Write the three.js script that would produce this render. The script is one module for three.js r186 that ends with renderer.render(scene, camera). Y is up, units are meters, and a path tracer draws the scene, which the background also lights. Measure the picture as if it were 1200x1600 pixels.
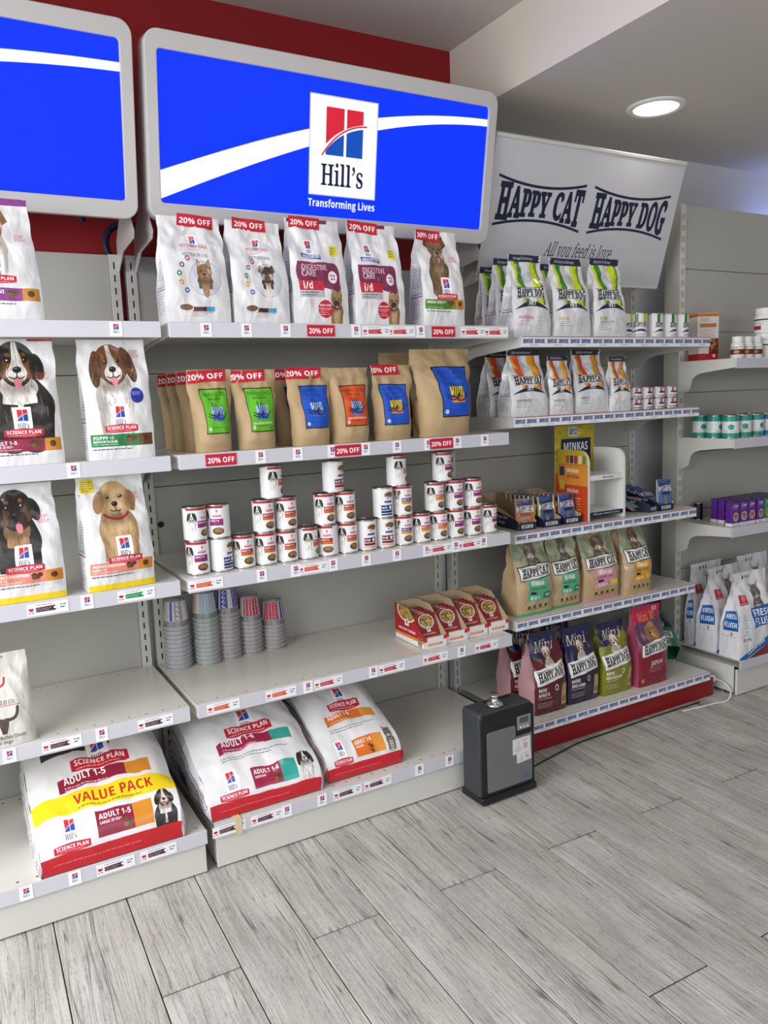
import * as THREE from 'three';
import { RoundedBoxGeometry } from 'three/addons/geometries/RoundedBoxGeometry.js';
import { mergeGeometries, mergeVertices } from 'three/addons/utils/BufferGeometryUtils.js';
import { RectAreaLightUniformsLib } from 'three/addons/lights/RectAreaLightUniformsLib.js';
import { createNoise3D } from 'simplex-noise';

// ---------------------------------------------------------------- camera, sky, lights, exposure
const scene = new THREE.Scene();
const renderer = new THREE.WebGLRenderer({ antialias: true });
renderer.toneMapping = THREE.LinearToneMapping;
renderer.toneMappingExposure = 1.05;
renderer.shadowMap.enabled = true;
RectAreaLightUniformsLib.init();
scene.background = new THREE.Color(1.2, 1.25, 1.3);            // bright overcast sky outside the shop front

const F = 1235.22, EYE = new THREE.Vector3(-0.6281, 1.4431, 2.8564);
const rad = (d) => d * Math.PI / 180;
const [YAW, PITCH, ROLL] = [rad(29.3046), rad(8.2371), rad(-2.1939)];
const FW = new THREE.Vector3(Math.sin(YAW) * Math.cos(PITCH), -Math.sin(PITCH), -Math.cos(YAW) * Math.cos(PITCH));
const R0 = new THREE.Vector3(Math.cos(YAW), 0, Math.sin(YAW)), U0 = new THREE.Vector3().crossVectors(R0, FW);
const RT = R0.clone().multiplyScalar(Math.cos(ROLL)).addScaledVector(U0, Math.sin(ROLL));
const UP = R0.clone().multiplyScalar(-Math.sin(ROLL)).addScaledVector(U0, Math.cos(ROLL));
const camera = new THREE.PerspectiveCamera(2 * Math.atan(800 / F) * 180 / Math.PI, 0.75, 0.05, 60);
camera.matrixAutoUpdate = true;
camera.position.copy(EYE);
camera.quaternion.setFromRotationMatrix(new THREE.Matrix4().makeBasis(RT, UP, FW.clone().negate()));
scene.add(camera);

const CEIL_HI = 2.855, CEIL_LO = 2.576, DROP_X = 1.40, WALL_Z = -0.05;
const ROOM = { x0: -3.4, x1: 5.6, z1: 5.6 };
function areaLight(w, h, color, intensity, pos, look) {
  const l = new THREE.RectAreaLight(color, intensity, w, h);
  l.position.set(...pos); l.lookAt(...look); scene.add(l); return l;
}
// daylight: glazed shop front along the side wall and beside the entrance behind the camera
const GLASS_SIDE = { z0: 0.45, z1: 3.4, y0: 0.25, y1: 2.5 }, GLASS_FRONT = { x0: -2.6, x1: 2.2, y0: 0.25, y1: 2.5 };
const sideMid = (GLASS_SIDE.z0 + GLASS_SIDE.z1) / 2, frontMid = (GLASS_FRONT.x0 + GLASS_FRONT.x1) / 2;
areaLight(GLASS_SIDE.z1 - GLASS_SIDE.z0, 1.2, 0xf5f6f8, 14, [ROOM.x0 + 0.6, 1.95, sideMid], [ROOM.x0 + 1.6, 0.85, sideMid]);       // sky light falls in from above the street, so the source leans down
areaLight(GLASS_FRONT.x1 - GLASS_FRONT.x0, 1.2, 0xf5f6f8, 1.2, [frontMid, 1.95, ROOM.z1 - 0.6], [frontMid, 0.55, ROOM.z1 - 1.6]);

// ---------------------------------------------------------------- helpers
const xAt = (u, y, z) => {                                     // x of the point at height y and depth z seen in picture column u
  const a = u - 600, dy = y - EYE.y, dz = z - EYE.z;
  return EYE.x + (a * (dy * FW.y + dz * FW.z) - F * (dy * RT.y + dz * RT.z)) / (F * RT.x - a * FW.x);
};
const yAt = (v, x, z) => {
  const b = 800 - v, dx = x - EYE.x, dz = z - EYE.z;
  return EYE.y + (b * (dx * FW.x + dz * FW.z) - F * (dx * UP.x + dz * UP.z)) / (F * UP.y - b * FW.y);
};
let seedNow = 7;
const rng = (s) => { let a = s >>> 0; return () => { a = (a + 0x6d2b79f5) | 0; let t = Math.imul(a ^ (a >>> 15), 1 | a); t = (t + Math.imul(t ^ (t >>> 7), 61 | t)) ^ t; return ((t ^ (t >>> 14)) >>> 0) / 4294967296; }; };
const rnd = rng(11);
const noise = createNoise3D(rng(5));
const { clamp, lerp, smoothstep } = THREE.MathUtils;

const used = new Map();
const numbered = (n) => { const k = used.get(n) ?? 0; used.set(n, k + 1); return k ? n + '_' + String(k).padStart(3, '0') : n; };
function thing(name, label, category, pos = [0, 0, 0], turn = 0, group) {
  const o = new THREE.Group(); o.name = numbered(name); o.position.set(...pos); o.rotation.y = turn;
  o.userData = { label, category }; if (group) o.userData.group = group;
  scene.add(o); return o;
}
function part(parent, name, geo, mat, label) {
  const m = new THREE.Mesh(geo, mat); m.name = name; if (label) m.userData.label = label;
  parent.add(m); return m;
}
function struct(name, geo, mat, label, category) {
  const m = new THREE.Mesh(geo, mat); m.name = name; m.userData = { kind: 'structure', label, category }; scene.add(m); return m;
}
function dup(root, pos, turn, label, group) {
  const r = root.clone(); r.name = numbered(root.name.replace(/_\d{3}$/, '')); r.userData = { ...root.userData };
  if (label) r.userData.label = label; if (group) r.userData.group = group;
  r.position.set(...pos); if (turn !== undefined) r.rotation.y = turn; scene.add(r); return r;
}
const box = (w, h, d, x = 0, y = 0, z = 0) => new THREE.BoxGeometry(w, h, d).translate(x, y, z);
const span = (x0, x1, y0, y1, z0, z1) => box(x1 - x0, y1 - y0, z1 - z0, (x0 + x1) / 2, (y0 + y1) / 2, (z0 + z1) / 2);
const rbox = (w, h, d, r, x = 0, y = 0, z = 0, seg = 2) => new RoundedBoxGeometry(w, h, d, seg, r).translate(x, y, z);
const merge = (list) => mergeGeometries(list.map((g) => (g.index ? g.toNonIndexed() : g)));
function poly(points, holes = []) {
  const s = new THREE.Shape(points.map(([a, b]) => new THREE.Vector2(a, b)));
  for (const h of holes) s.holes.push(new THREE.Path(h.map(([a, b]) => new THREE.Vector2(a, b))));
  return s;
}
const extrude = (shape, depth, bevel = 0, curve = 6) => new THREE.ExtrudeGeometry(shape, { depth, curveSegments: curve, bevelEnabled: bevel > 0, bevelSize: bevel, bevelThickness: bevel, bevelSegments: 2 });
// a plate cut to an outline given as (z, y), standing across x
const sidePlate = (points, x, thick) => extrude(poly(points.map(([z, y]) => [-z, y])), thick).rotateY(Math.PI / 2).translate(x, 0, 0);
function roundRect(w, h, r, x = 0, y = 0) {
  const s = new THREE.Shape();
  s.moveTo(x - w / 2 + r, y - h / 2); s.lineTo(x + w / 2 - r, y - h / 2); s.absarc(x + w / 2 - r, y - h / 2 + r, r, -Math.PI / 2, 0);
  s.lineTo(x + w / 2, y + h / 2 - r); s.absarc(x + w / 2 - r, y + h / 2 - r, r, 0, Math.PI / 2);
  s.lineTo(x - w / 2 + r, y + h / 2); s.absarc(x - w / 2 + r, y + h / 2 - r, r, Math.PI / 2, Math.PI);
  s.lineTo(x - w / 2, y - h / 2 + r); s.absarc(x - w / 2 + r, y - h / 2 + r, r, Math.PI, 1.5 * Math.PI);
  return s;
}
const tube = (pts, r, n = 40, k = 6) => new THREE.TubeGeometry(new THREE.CatmullRomCurve3(pts.map((p) => new THREE.Vector3(...p))), n, r, k);
function grid(nu, nv, f) {                                     // f(a, b) -> [x, y, z] for a, b in 0..1, uv = (a, b)
  const p = [], uv = [], ix = [];
  for (let j = 0; j <= nv; j++) for (let i = 0; i <= nu; i++) { p.push(...f(i / nu, j / nv)); uv.push(i / nu, j / nv); }
  for (let j = 0; j < nv; j++) for (let i = 0; i < nu; i++) { const a = j * (nu + 1) + i, b = a + nu + 1; ix.push(a, a + 1, b, a + 1, b + 1, b); }
  const g = new THREE.BufferGeometry();
  g.setAttribute('position', new THREE.Float32BufferAttribute(p, 3)); g.setAttribute('uv', new THREE.Float32BufferAttribute(uv, 2));
  g.setIndex(ix); g.computeVertexNormals(); return g;
}
const std = (color, roughness = 0.6, extra = {}) => new THREE.MeshPhysicalMaterial({ color, roughness, ...extra });

// ---------------------------------------------------------------- printed art (flat print on packs, signs and tags)
function canvas(w, h) { const c = document.createElement('canvas'); c.width = w; c.height = h; return c; }
function tex(w, h, draw, srgb = true) {
  const c = canvas(w, h), x = c.getContext('2d'); draw(x, w, h);
  const t = new THREE.CanvasTexture(c); if (srgb) t.colorSpace = THREE.SRGBColorSpace; t.magFilter = THREE.LinearFilter; t.anisotropy = 8; return t;
}
const crinkle = (() => { const W = 256, d = new Uint8Array(W * W * 4), n = createNoise3D(rng(77)); for (let j = 0; j < W; j++) for (let i = 0; i < W; i++) { const x = i / W, y = j / W; let v = 0; for (const [f, a] of [[1.6, 0.5], [3.4, 0.35], [7, 0.15]]) v += a * (1 - 2 * Math.abs(n(x * f, y * f * 0.8, f))); d.fill(clamp(128 + 110 * v, 0, 255), (j * W + i) * 4, (j * W + i) * 4 + 3); d[(j * W + i) * 4 + 3] = 255; } const t = new THREE.DataTexture(d, W, W); t.magFilter = THREE.LinearFilter; t.needsUpdate = true; return t; })();
const film = (map, extra = {}) => new THREE.MeshPhysicalMaterial({ map, roughness: 0.36, clearcoat: 0.5, clearcoatRoughness: 0.16, bumpMap: crinkle, bumpScale: 0.0045, ...extra });
const paper = (map, extra = {}) => new THREE.MeshPhysicalMaterial({ map, roughness: 0.55, ...extra });
const fill = (c, col, x, y, w, h) => { c.fillStyle = col; c.fillRect(x, y, w, h); };
const SANS = 'sans-serif', SERIF = 'serif';
function text(c, s, x, y, size, col, o = {}) {                 // width: squeezes the line to that length
  c.save(); c.translate(x, y); if (o.turn) c.rotate(o.turn); c.font = (o.bold === false ? '' : 'bold ') + size + 'px ' + (o.font ?? SANS);
  c.fillStyle = col; c.textBaseline = 'middle'; c.textAlign = 'left';
  const m = c.measureText(s).width, k = o.width ? o.width / m : 1, W = m * k;
  if (o.skew) c.transform(1, 0, -o.skew, 1, 0, 0);
  c.scale(k, o.tall ?? 1); c.fillText(s, o.align === 'left' ? 0 : o.align === 'right' ? -W / k : -W / (2 * k), 0);
  if (o.fat) { c.lineWidth = o.fat; c.strokeStyle = col; c.strokeText(s, o.align === 'left' ? 0 : o.align === 'right' ? -W / k : -W / (2 * k), 0); }
  c.restore();
}
const shapeOf = (c, pts, col) => { c.beginPath(); pts.forEach(([x, y], i) => (i ? c.lineTo(x, y) : c.moveTo(x, y))); c.closePath(); c.fillStyle = col; c.fill(); };
const oval = (c, x, y, rx, ry, col, turn = 0) => { c.beginPath(); c.ellipse(x, y, rx, ry, turn, 0, 7); c.fillStyle = col; c.fill(); };
function lines(c, x, y, w, n, step, size, col, seed = 3) { const r = rng(seed); for (let i = 0; i < n; i++) { let a = x; const end = x + w * (0.65 + 0.35 * r()); while (a < end) { const l = size * (1 + 3 * r()); fill(c, col, a, y + i * step, Math.min(l, end - a), size * 0.62); a += l + size * 0.6; } } }

function emblem(c, x, y, s, name = true) {                      // square window emblem with the maker's name under it, s = width
  const h = s * (name ? 1.28 : 1);
  fill(c, '#c9cdd6', x - s / 2 - s * 0.015, y - s * 0.015, s * 1.03, h + s * 0.03); fill(c, '#ffffff', x - s / 2, y, s, h);
  const a = x - s * 0.27, b = y + s * 0.13, w = s * 0.56, hh = s * 0.62, P = (u, v) => [a + u * w, b + v * hh];
  shapeOf(c, [P(0, 0), P(0.48, 0), P(0.48, 1), P(0, 1)], '#d8263c'); shapeOf(c, [P(0.55, 0), P(1, 0), P(1, 1), P(0.55, 1)], '#d8263c');
  c.save(); c.beginPath(); c.moveTo(...P(-0.1, 1.02)); c.quadraticCurveTo(...P(0.35, 0.38), ...P(1.02, 0.32)); c.lineTo(...P(1.02, 1.02)); c.closePath(); c.clip();
  shapeOf(c, [P(0, 0), P(0.48, 0), P(0.48, 1), P(0, 1)], '#1450b8'); shapeOf(c, [P(0.55, 0), P(1, 0), P(1, 1), P(0.55, 1)], '#1450b8'); c.restore();
  c.lineWidth = s * 0.055; c.strokeStyle = '#fff'; c.beginPath(); c.moveTo(...P(-0.12, 1.0)); c.quadraticCurveTo(...P(0.33, 0.36), ...P(1.25, 0.3)); c.stroke();
  c.lineWidth = s * 0.02; c.strokeStyle = '#d8263c'; c.beginPath(); c.moveTo(...P(-0.1, 1.02)); c.quadraticCurveTo(...P(0.38, 0.34), ...P(1.1, 0.31)); c.stroke();
  if (name) text(c, 'Hill’s', x - s * 0.01, y + s * 1.02, s * 0.36, '#14203c', { font: SERIF, width: s * 0.66, tall: 1.1 });
}
function ribbon(c, x, y, w, s = 'SCIENCE PLAN') {               // curved red ribbon, centre x, top y
  const h = w * 0.19; c.beginPath(); c.moveTo(x - w / 2, y + h * 0.18); c.quadraticCurveTo(x, y - h * 0.18, x + w / 2, y + h * 0.1); c.lineTo(x + w / 2, y + h * 0.95); c.quadraticCurveTo(x, y + h * 1.35, x - w / 2, y + h * 1.02); c.closePath();
  c.fillStyle = '#c8102e'; c.fill(); text(c, s, x, y + h * 0.46, h * 0.62, '#fff', { width: w * 0.88 }); lines(c, x - w * 0.42, y + h * 0.86, w * 0.84, 1, 1, h * 0.14, '#f0c8c8');
}
function fluff(c, w, h, n, seed, tones, len, dir = 1.4) {        // short hair strokes kept inside what is already drawn
  const r = rng(seed); c.save(); c.globalCompositeOperation = 'source-atop'; c.lineCap = 'round';
  for (let i = 0; i < n; i++) { const x = r() * w, y = r() * h, a = dir + (r() - 0.5) * 1.1, l = len * (0.5 + r()); c.globalAlpha = 0.1 + 0.2 * r(); c.strokeStyle = tones[(r() * tones.length) | 0]; c.lineWidth = 0.6 + r() * len * 0.12; c.beginPath(); c.moveTo(x, y); c.lineTo(x + Math.cos(a) * l, y + Math.sin(a) * l); c.stroke(); }
  c.restore();
}
// a pet portrait, x, y = middle of the head, r = half its width
function pet(c, X, Y, r, o) {
  const S = Math.ceil(r * 8), L = canvas(S, S), k = L.getContext('2d'), q = rng(o.seed ?? 4), B = o.body;
  k.translate(S / 2, S * 0.22); k.scale(r, r); k.rotate(o.tilt ?? 0);
  const e = (x, y, a, b, col, t) => oval(k, x, y, a, b, col, t ?? 0);
  if (B) {
    k.save(); k.rotate(-(o.tilt ?? 0));
    const w = B.w ?? 1.25, H = B.h ?? 3.6;
    k.beginPath(); k.moveTo(-0.7, 0.3); k.bezierCurveTo(-1.0, 1.2, -w - 0.25, 1.4, -w, H * 0.6); k.lineTo(-w * 0.92, H); k.lineTo(w * 0.92, H); k.lineTo(w, H * 0.6); k.bezierCurveTo(w + 0.25, 1.4, 1.0, 1.2, 0.7, 0.3); k.closePath(); k.fillStyle = B.col; k.fill();
    if (B.stand) { k.save(); k.globalCompositeOperation = 'destination-out'; shapeOf(k, [[-0.26, H + 0.3], [0.26, H + 0.3], [0.1, H * 0.66], [-0.1, H * 0.66]], '#000'); k.restore(); }
    if (B.haunch) { e(-w * 0.95, H * 0.72, 0.55, 0.8, B.haunch); e(w * 0.95, H * 0.72, 0.55, 0.8, B.haunch); }
    if (B.chest) { e(0, 1.75, w * 0.52, 1.25, B.chest); e(0, 1.1, w * 0.6, 0.6, B.chest); }
    if (B.legs) for (const s of [-1, 1]) { k.beginPath(); k.moveTo(s * 0.12, 1.9); k.lineTo(s * w * 0.72, 1.8); k.lineTo(s * w * 0.66, H); k.lineTo(s * 0.3, H); k.lineTo(s * 0.16, H * 0.7); k.closePath(); k.fillStyle = B.legs; k.fill(); e(s * 0.5, H, 0.42, 0.18, B.paw ?? B.legs); e(s * 0.5, H * 0.78, 0.03, 0.7, 'rgba(40,30,20,.22)'); }
    if (B.legs && !B.stand) e(0, H * 0.8, 0.1, 0.75, B.gap ?? 'rgba(60,45,30,.35)');
    k.restore();
  }
  const ear = o.ear ?? 'flop', E = o.earCol ?? o.fur;
  if (ear === 'up' || ear === 'cat') for (const s of [-1, 1]) { const t = ear === 'cat' ? 1.35 : 1.6; shapeOf(k, [[s * 0.9, -0.35], [s * (ear === 'cat' ? 0.95 : 0.8), -t], [s * 0.18, -0.75]], E); shapeOf(k, [[s * 0.78, -0.5], [s * (ear === 'cat' ? 0.85 : 0.74), -t + 0.25], [s * 0.35, -0.75]], o.earIn ?? '#caa090'); }
  if (ear === 'tip') for (const s of [-1, 1]) shapeOf(k, [[s * 0.45, -0.85], [s * 1.0, -1.15], [s * 1.3, -0.35], [s * 0.95, -0.1]], E);
  e(0, 0, 0.93, 0.98, o.fur); e(0, 0.35, 0.72, 0.75, o.fur);
  if (o.cheek) for (const s of [-1, 1]) e(s * 0.55, 0.3, 0.3, 0.42, o.cheek);
  if (o.blaze) { k.beginPath(); k.moveTo(-0.1, -0.95); k.quadraticCurveTo(-0.2, -0.1, -0.42, 0.4); k.lineTo(0.42, 0.4); k.quadraticCurveTo(0.2, -0.1, 0.1, -0.95); k.closePath(); k.fillStyle = o.blaze; k.fill(); }
  e(0, 0.5, o.cat ? 0.36 : 0.48, o.cat ? 0.28 : 0.44, o.muzzle ?? o.fur);
  if (ear === 'flop') for (const s of [-1, 1]) e(s * 0.95, 0.18, 0.32, o.earLen ?? 0.8, E, s * -0.22);
  if (o.brow) for (const s of [-1, 1]) e(s * 0.36, -0.38, 0.13, 0.09, o.brow);
  if (o.stripes) { k.strokeStyle = o.stripes; k.lineWidth = 0.07; for (let i = -3; i <= 3; i++) { k.beginPath(); k.moveTo(i * 0.16, -0.9); k.quadraticCurveTo(i * 0.14, -0.6, i * 0.2, -0.42); k.stroke(); } for (const s of [-1, 1]) for (let i = 0; i < 3; i++) { k.beginPath(); k.moveTo(s * 0.9, 0.05 + i * 0.2); k.lineTo(s * 0.5, 0.12 + i * 0.16); k.stroke(); } if (B) for (let i = 0; i < 6; i++) { k.beginPath(); k.moveTo(-1, 1.2 + i * 0.4); k.quadraticCurveTo(0, 1.5 + i * 0.4, 1, 1.2 + i * 0.4); k.stroke(); } }
  k.save(); k.globalCompositeOperation = 'source-atop'; for (const [x, y, a, b, al] of [[-0.8, 0.4, 0.4, 0.9, 0.2], [0.85, 0.4, 0.35, 0.9, 0.24], [0, 1.15, 0.8, 0.3, 0.34], [-0.37, -0.1, 0.28, 0.22, 0.22], [0.37, -0.1, 0.28, 0.22, 0.22], [1.2, 2.4, 0.5, 1.4, 0.25], [-1.2, 2.4, 0.4, 1.4, 0.18], [0, 0.85, 0.4, 0.16, 0.25]]) { k.filter = 'blur(' + (r * 0.12) + 'px)'; e(x, y, a, b, 'rgba(30,18,8,' + al + ')'); } k.filter = 'none'; k.restore();
  k.setTransform(1, 0, 0, 1, 0, 0);
  fluff(k, S, S, o.hair ?? 2600, o.seed ?? 4, o.tones ?? ['#000', '#fff', o.fur], r * 0.34);
  k.translate(S / 2, S * 0.22); k.scale(r, r); k.rotate(o.tilt ?? 0);
  for (const s of [-1, 1]) { e(s * 0.37, -0.1, 0.13, 0.1, 'rgba(15,10,8,.6)'); e(s * 0.37, -0.1, 0.1, 0.095, o.eye ?? '#1d1009'); e(s * 0.37, -0.1, 0.06, o.cat ? 0.1 : 0.06, '#050303'); e(s * 0.37 - 0.04, -0.14, 0.035, 0.035, '#fff'); }
  if (o.tongue) e(0.02, 0.92, 0.17, o.tongue, '#d8808a');
  k.strokeStyle = 'rgba(20,10,8,.8)'; k.lineWidth = 0.06; k.beginPath(); k.moveTo(-0.36, 0.62); k.quadraticCurveTo(-0.12, 0.82, 0, 0.62); k.quadraticCurveTo(0.12, 0.82, 0.36, 0.62); k.moveTo(0, 0.4); k.lineTo(0, 0.64); k.stroke();
  if (o.cat) { shapeOf(k, [[-0.11, 0.3], [0.11, 0.3], [0, 0.42]], '#b06a68'); k.lineWidth = 0.02; k.strokeStyle = '#fff'; for (const s of [-1, 1]) for (let i = -1; i < 2; i++) { k.beginPath(); k.moveTo(s * 0.25, 0.5); k.lineTo(s * 1.1, 0.45 + i * 0.18); k.stroke(); } } else { e(0, 0.3, 0.2, 0.15, '#0c0a0a'); e(-0.05, 0.24, 0.07, 0.03, 'rgba(255,255,255,.5)'); }
  if (o.collar) { k.strokeStyle = o.collar; k.lineWidth = 0.14; k.beginPath(); k.arc(0, 0.1, 1.05, 0.75, Math.PI - 0.75); k.stroke(); }
  c.save(); if (o.flip) { c.translate(2 * X, 0); c.scale(-1, 1); } c.drawImage(L, X - S / 2, Y - S * 0.22); c.restore();
}
const PETS = {
  bernese: { fur: '#17130f', blaze: '#efe9e2', muzzle: '#f2ece6', cheek: '#7d4a22', brow: '#8a5326', tongue: 0.3, ear: 'flop', earLen: 0.6, tones: ['#000', '#3a332c', '#fff', '#241c15'], body: { col: '#15110e', chest: '#efeae4', w: 1.5, h: 3.9, legs: '#1a1512' }, seed: 3 },
  beagle: { fur: '#7a4a26', blaze: '#f3efe9', muzzle: '#f5f1ec', earCol: '#5d361b', earLen: 0.95, tongue: 0.22, tilt: -0.12, tones: ['#2a160a', '#a06a3a', '#fff'], body: { col: '#dcdad6', chest: '#f3f2ef', legs: '#efeeea', stand: 1, w: 0.98, h: 4.1 }, seed: 5 },
  blackpup: { fur: '#181412', muzzle: '#2a1f17', cheek: '#6b4424', brow: '#86552c', tongue: 0.3, earLen: 0.6, tilt: -0.1, tones: ['#000', '#3c342c', '#15100c'], body: { col: '#171311', chest: '#b98d62', legs: '#1e1814', paw: '#a87c50', stand: 1, w: 1.05, h: 3.5 }, seed: 6 },
  lab: { fur: '#c9a473', muzzle: '#d4b285', earCol: '#b58a55', earLen: 0.62, tones: ['#8a6236', '#f0d9b0', '#a87c4a'], collar: '#8f2a22', body: { col: '#c7a06c', chest: '#d8b887', legs: '#cba573', stand: 1, w: 1.05, h: 4.2 }, seed: 7 },
  shepherd: { fur: '#b08a58', muzzle: '#3d2c1e', earCol: '#6b4d2c', ear: 'up', tongue: 0.24, tones: ['#4a321b', '#e0c090', '#2a1c10'], collar: '#222', body: { col: '#a5804e', chest: '#c9a878', w: 1.0, h: 3.2 }, seed: 8 },
  wirehair: { fur: '#80613f', muzzle: '#9a8468', earCol: '#5a3d22', ear: 'tip', tongue: 0.22, tones: ['#3a2614', '#c8b090', '#5a4026', '#e8dcc8'], hair: 2400, body: { col: '#6e5334', chest: '#9a8262', legs: '#7a5c3c', w: 1.1, h: 3.6 }, seed: 9 },
  york: { fur: '#9a7247', muzzle: '#b48a5a', earCol: '#6e4c2a', ear: 'up', tones: ['#3a2412', '#d8b888', '#222'], hair: 2400, body: { col: '#6a5a4a', chest: '#a07c52', w: 0.9, h: 2.0 }, seed: 10 },
  chi: { fur: '#3c211a', muzzle: '#5c382a', cheek: '#e6d8cc', earCol: '#2a1511', ear: 'tip', tones: ['#120806', '#6a4030'], hair: 2000, body: { col: '#351c17', chest: '#e8dcd2', w: 0.8, h: 1.8 }, seed: 12 },
  russell: { fur: '#f0ebe4', muzzle: '#f6f2ec', cheek: '#a8713c', brow: '#8a5626', earCol: '#8a5a2c', ear: 'tip', tones: ['#c8c0b4', '#fff', '#8a6a48'], body: { col: '#ece8e1', chest: '#f6f4ef', legs: '#efebe5', w: 1.0, h: 3.0 }, seed: 13 },
  spaniel: { fur: '#16120f', blaze: '#f4f1ec', muzzle: '#f5f2ee', earLen: 1.05, tongue: 0.2, tones: ['#000', '#2c2520', '#fff'], body: { col: '#eceae6', chest: '#f6f5f2', legs: '#eeece8', w: 0.95, h: 3.6 }, seed: 14 },
  smalldog: { fur: '#7a4528', blaze: '#f4f1ec', muzzle: '#f5f2ee', ear: 'tip', earCol: '#5e3018', tones: ['#3a1c0c', '#a86a40', '#fff'], body: { col: '#efece8', chest: '#f7f5f2', legs: '#f0eeea', w: 0.7, h: 3.6 }, seed: 15 },
  tabby: { fur: '#8a7f72', muzzle: '#e4ddd4', ear: 'cat', cat: true, eye: '#7d9440', stripes: '#3a332c', tones: ['#2c2620', '#d8cfc4', '#5a5046'], body: { col: '#857a6e', chest: '#cfc6bb', w: 0.95, h: 2.8 }, seed: 16 },
  browncat: { fur: '#8d6f52', muzzle: '#e8ddd0', ear: 'cat', cat: true, eye: '#6a7a30', stripes: '#3d2b1c', tones: ['#2c1c10', '#d8c0a4', '#5a4632'], body: { col: '#8a6f55', chest: '#d8cabb', w: 0.95, h: 2.6 }, seed: 17 },
  poodle: { fur: '#c08a52', muzzle: '#cf9c66', earCol: '#b07a44', tones: ['#7a4c22', '#e8c090', '#a06a38'], hair: 2600, body: { col: '#be8850', w: 0.95, h: 1.8 }, seed: 18 },
};
function slab(c, s, x, y, w, h, col, bend = 0.16) {             // lettering squeezed between two bowed rules
  const n = s.length; c.font = 'bold 100px ' + SERIF; const ws = [...s].map((a) => (a === ' ' ? 30 : c.measureText(a).width)), T = ws.reduce((a, b) => a + b, 0); let at = 0;
  const bow = (t) => bend * h * (1 - (2 * t - 1) ** 2);
  for (let i = 0; i < n; i++) {
    const t = (at + ws[i] / 2) / T, top = y + bow(t) + h * 0.1, bot = y + h - bow(t) - h * 0.1, k = w / T;
    if (s[i] !== ' ') { c.save(); c.translate(x + at * k, bot); c.transform(1, 0, -0.06, 1, 0, 0); c.scale(k, (bot - top) / 72); c.fillStyle = c.strokeStyle = col; c.lineWidth = 7; c.textAlign = 'left'; c.textBaseline = 'alphabetic'; c.fillText(s[i], 0, 0); c.strokeText(s[i], 0, 0); c.restore(); }
    at += ws[i];
  }
  c.strokeStyle = col; c.lineWidth = h * 0.055;
  for (const [a, b] of [[y, y + 2 * bend * h], [y + h, y + h - 2 * bend * h]]) { c.beginPath(); c.moveTo(x - w * 0.02, a); c.quadraticCurveTo(x + w / 2, b, x + w * 1.02, a); c.stroke(); }
}

// ---------------------------------------------------------------- shared materials
const M = {
  wall: std(0xd2d4d8, 0.9), wallRed: std(0x8c0a10, 0.75), ceiling: std(0xc9c4c0, 0.92), drop: std(0xcfc7bd, 0.9),
  panel: std(0xb2b1aa, 0.55), metal: std(0xd2d1ca, 0.42), shelf: std(0xd8d6ce, 0.2, { specularIntensity: 0.8 }), rail: std(0xd0cfd8, 0.28, { clearcoat: 0.4 }),
  kick: std(0xd4d3cc, 0.4), kickRed: std(0x8c0912, 0.4), dark: std(0x121212, 0.7), sign: std(0xc2c0be, 0.35, { clearcoat: 0.3 }),
  chrome: std(0xc9cbcd, 0.22, { metalness: 1 }), tin: std(0xb9b6ae, 0.28, { metalness: 1 }), black: std(0x1b1c1f, 0.5), white: std(0xe6e6e2, 0.45),
  kraft: std(0xb59a72, 0.75), cardIn: std(0xb9a384, 0.85), navy: std(0x15203f, 0.5),
};

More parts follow.
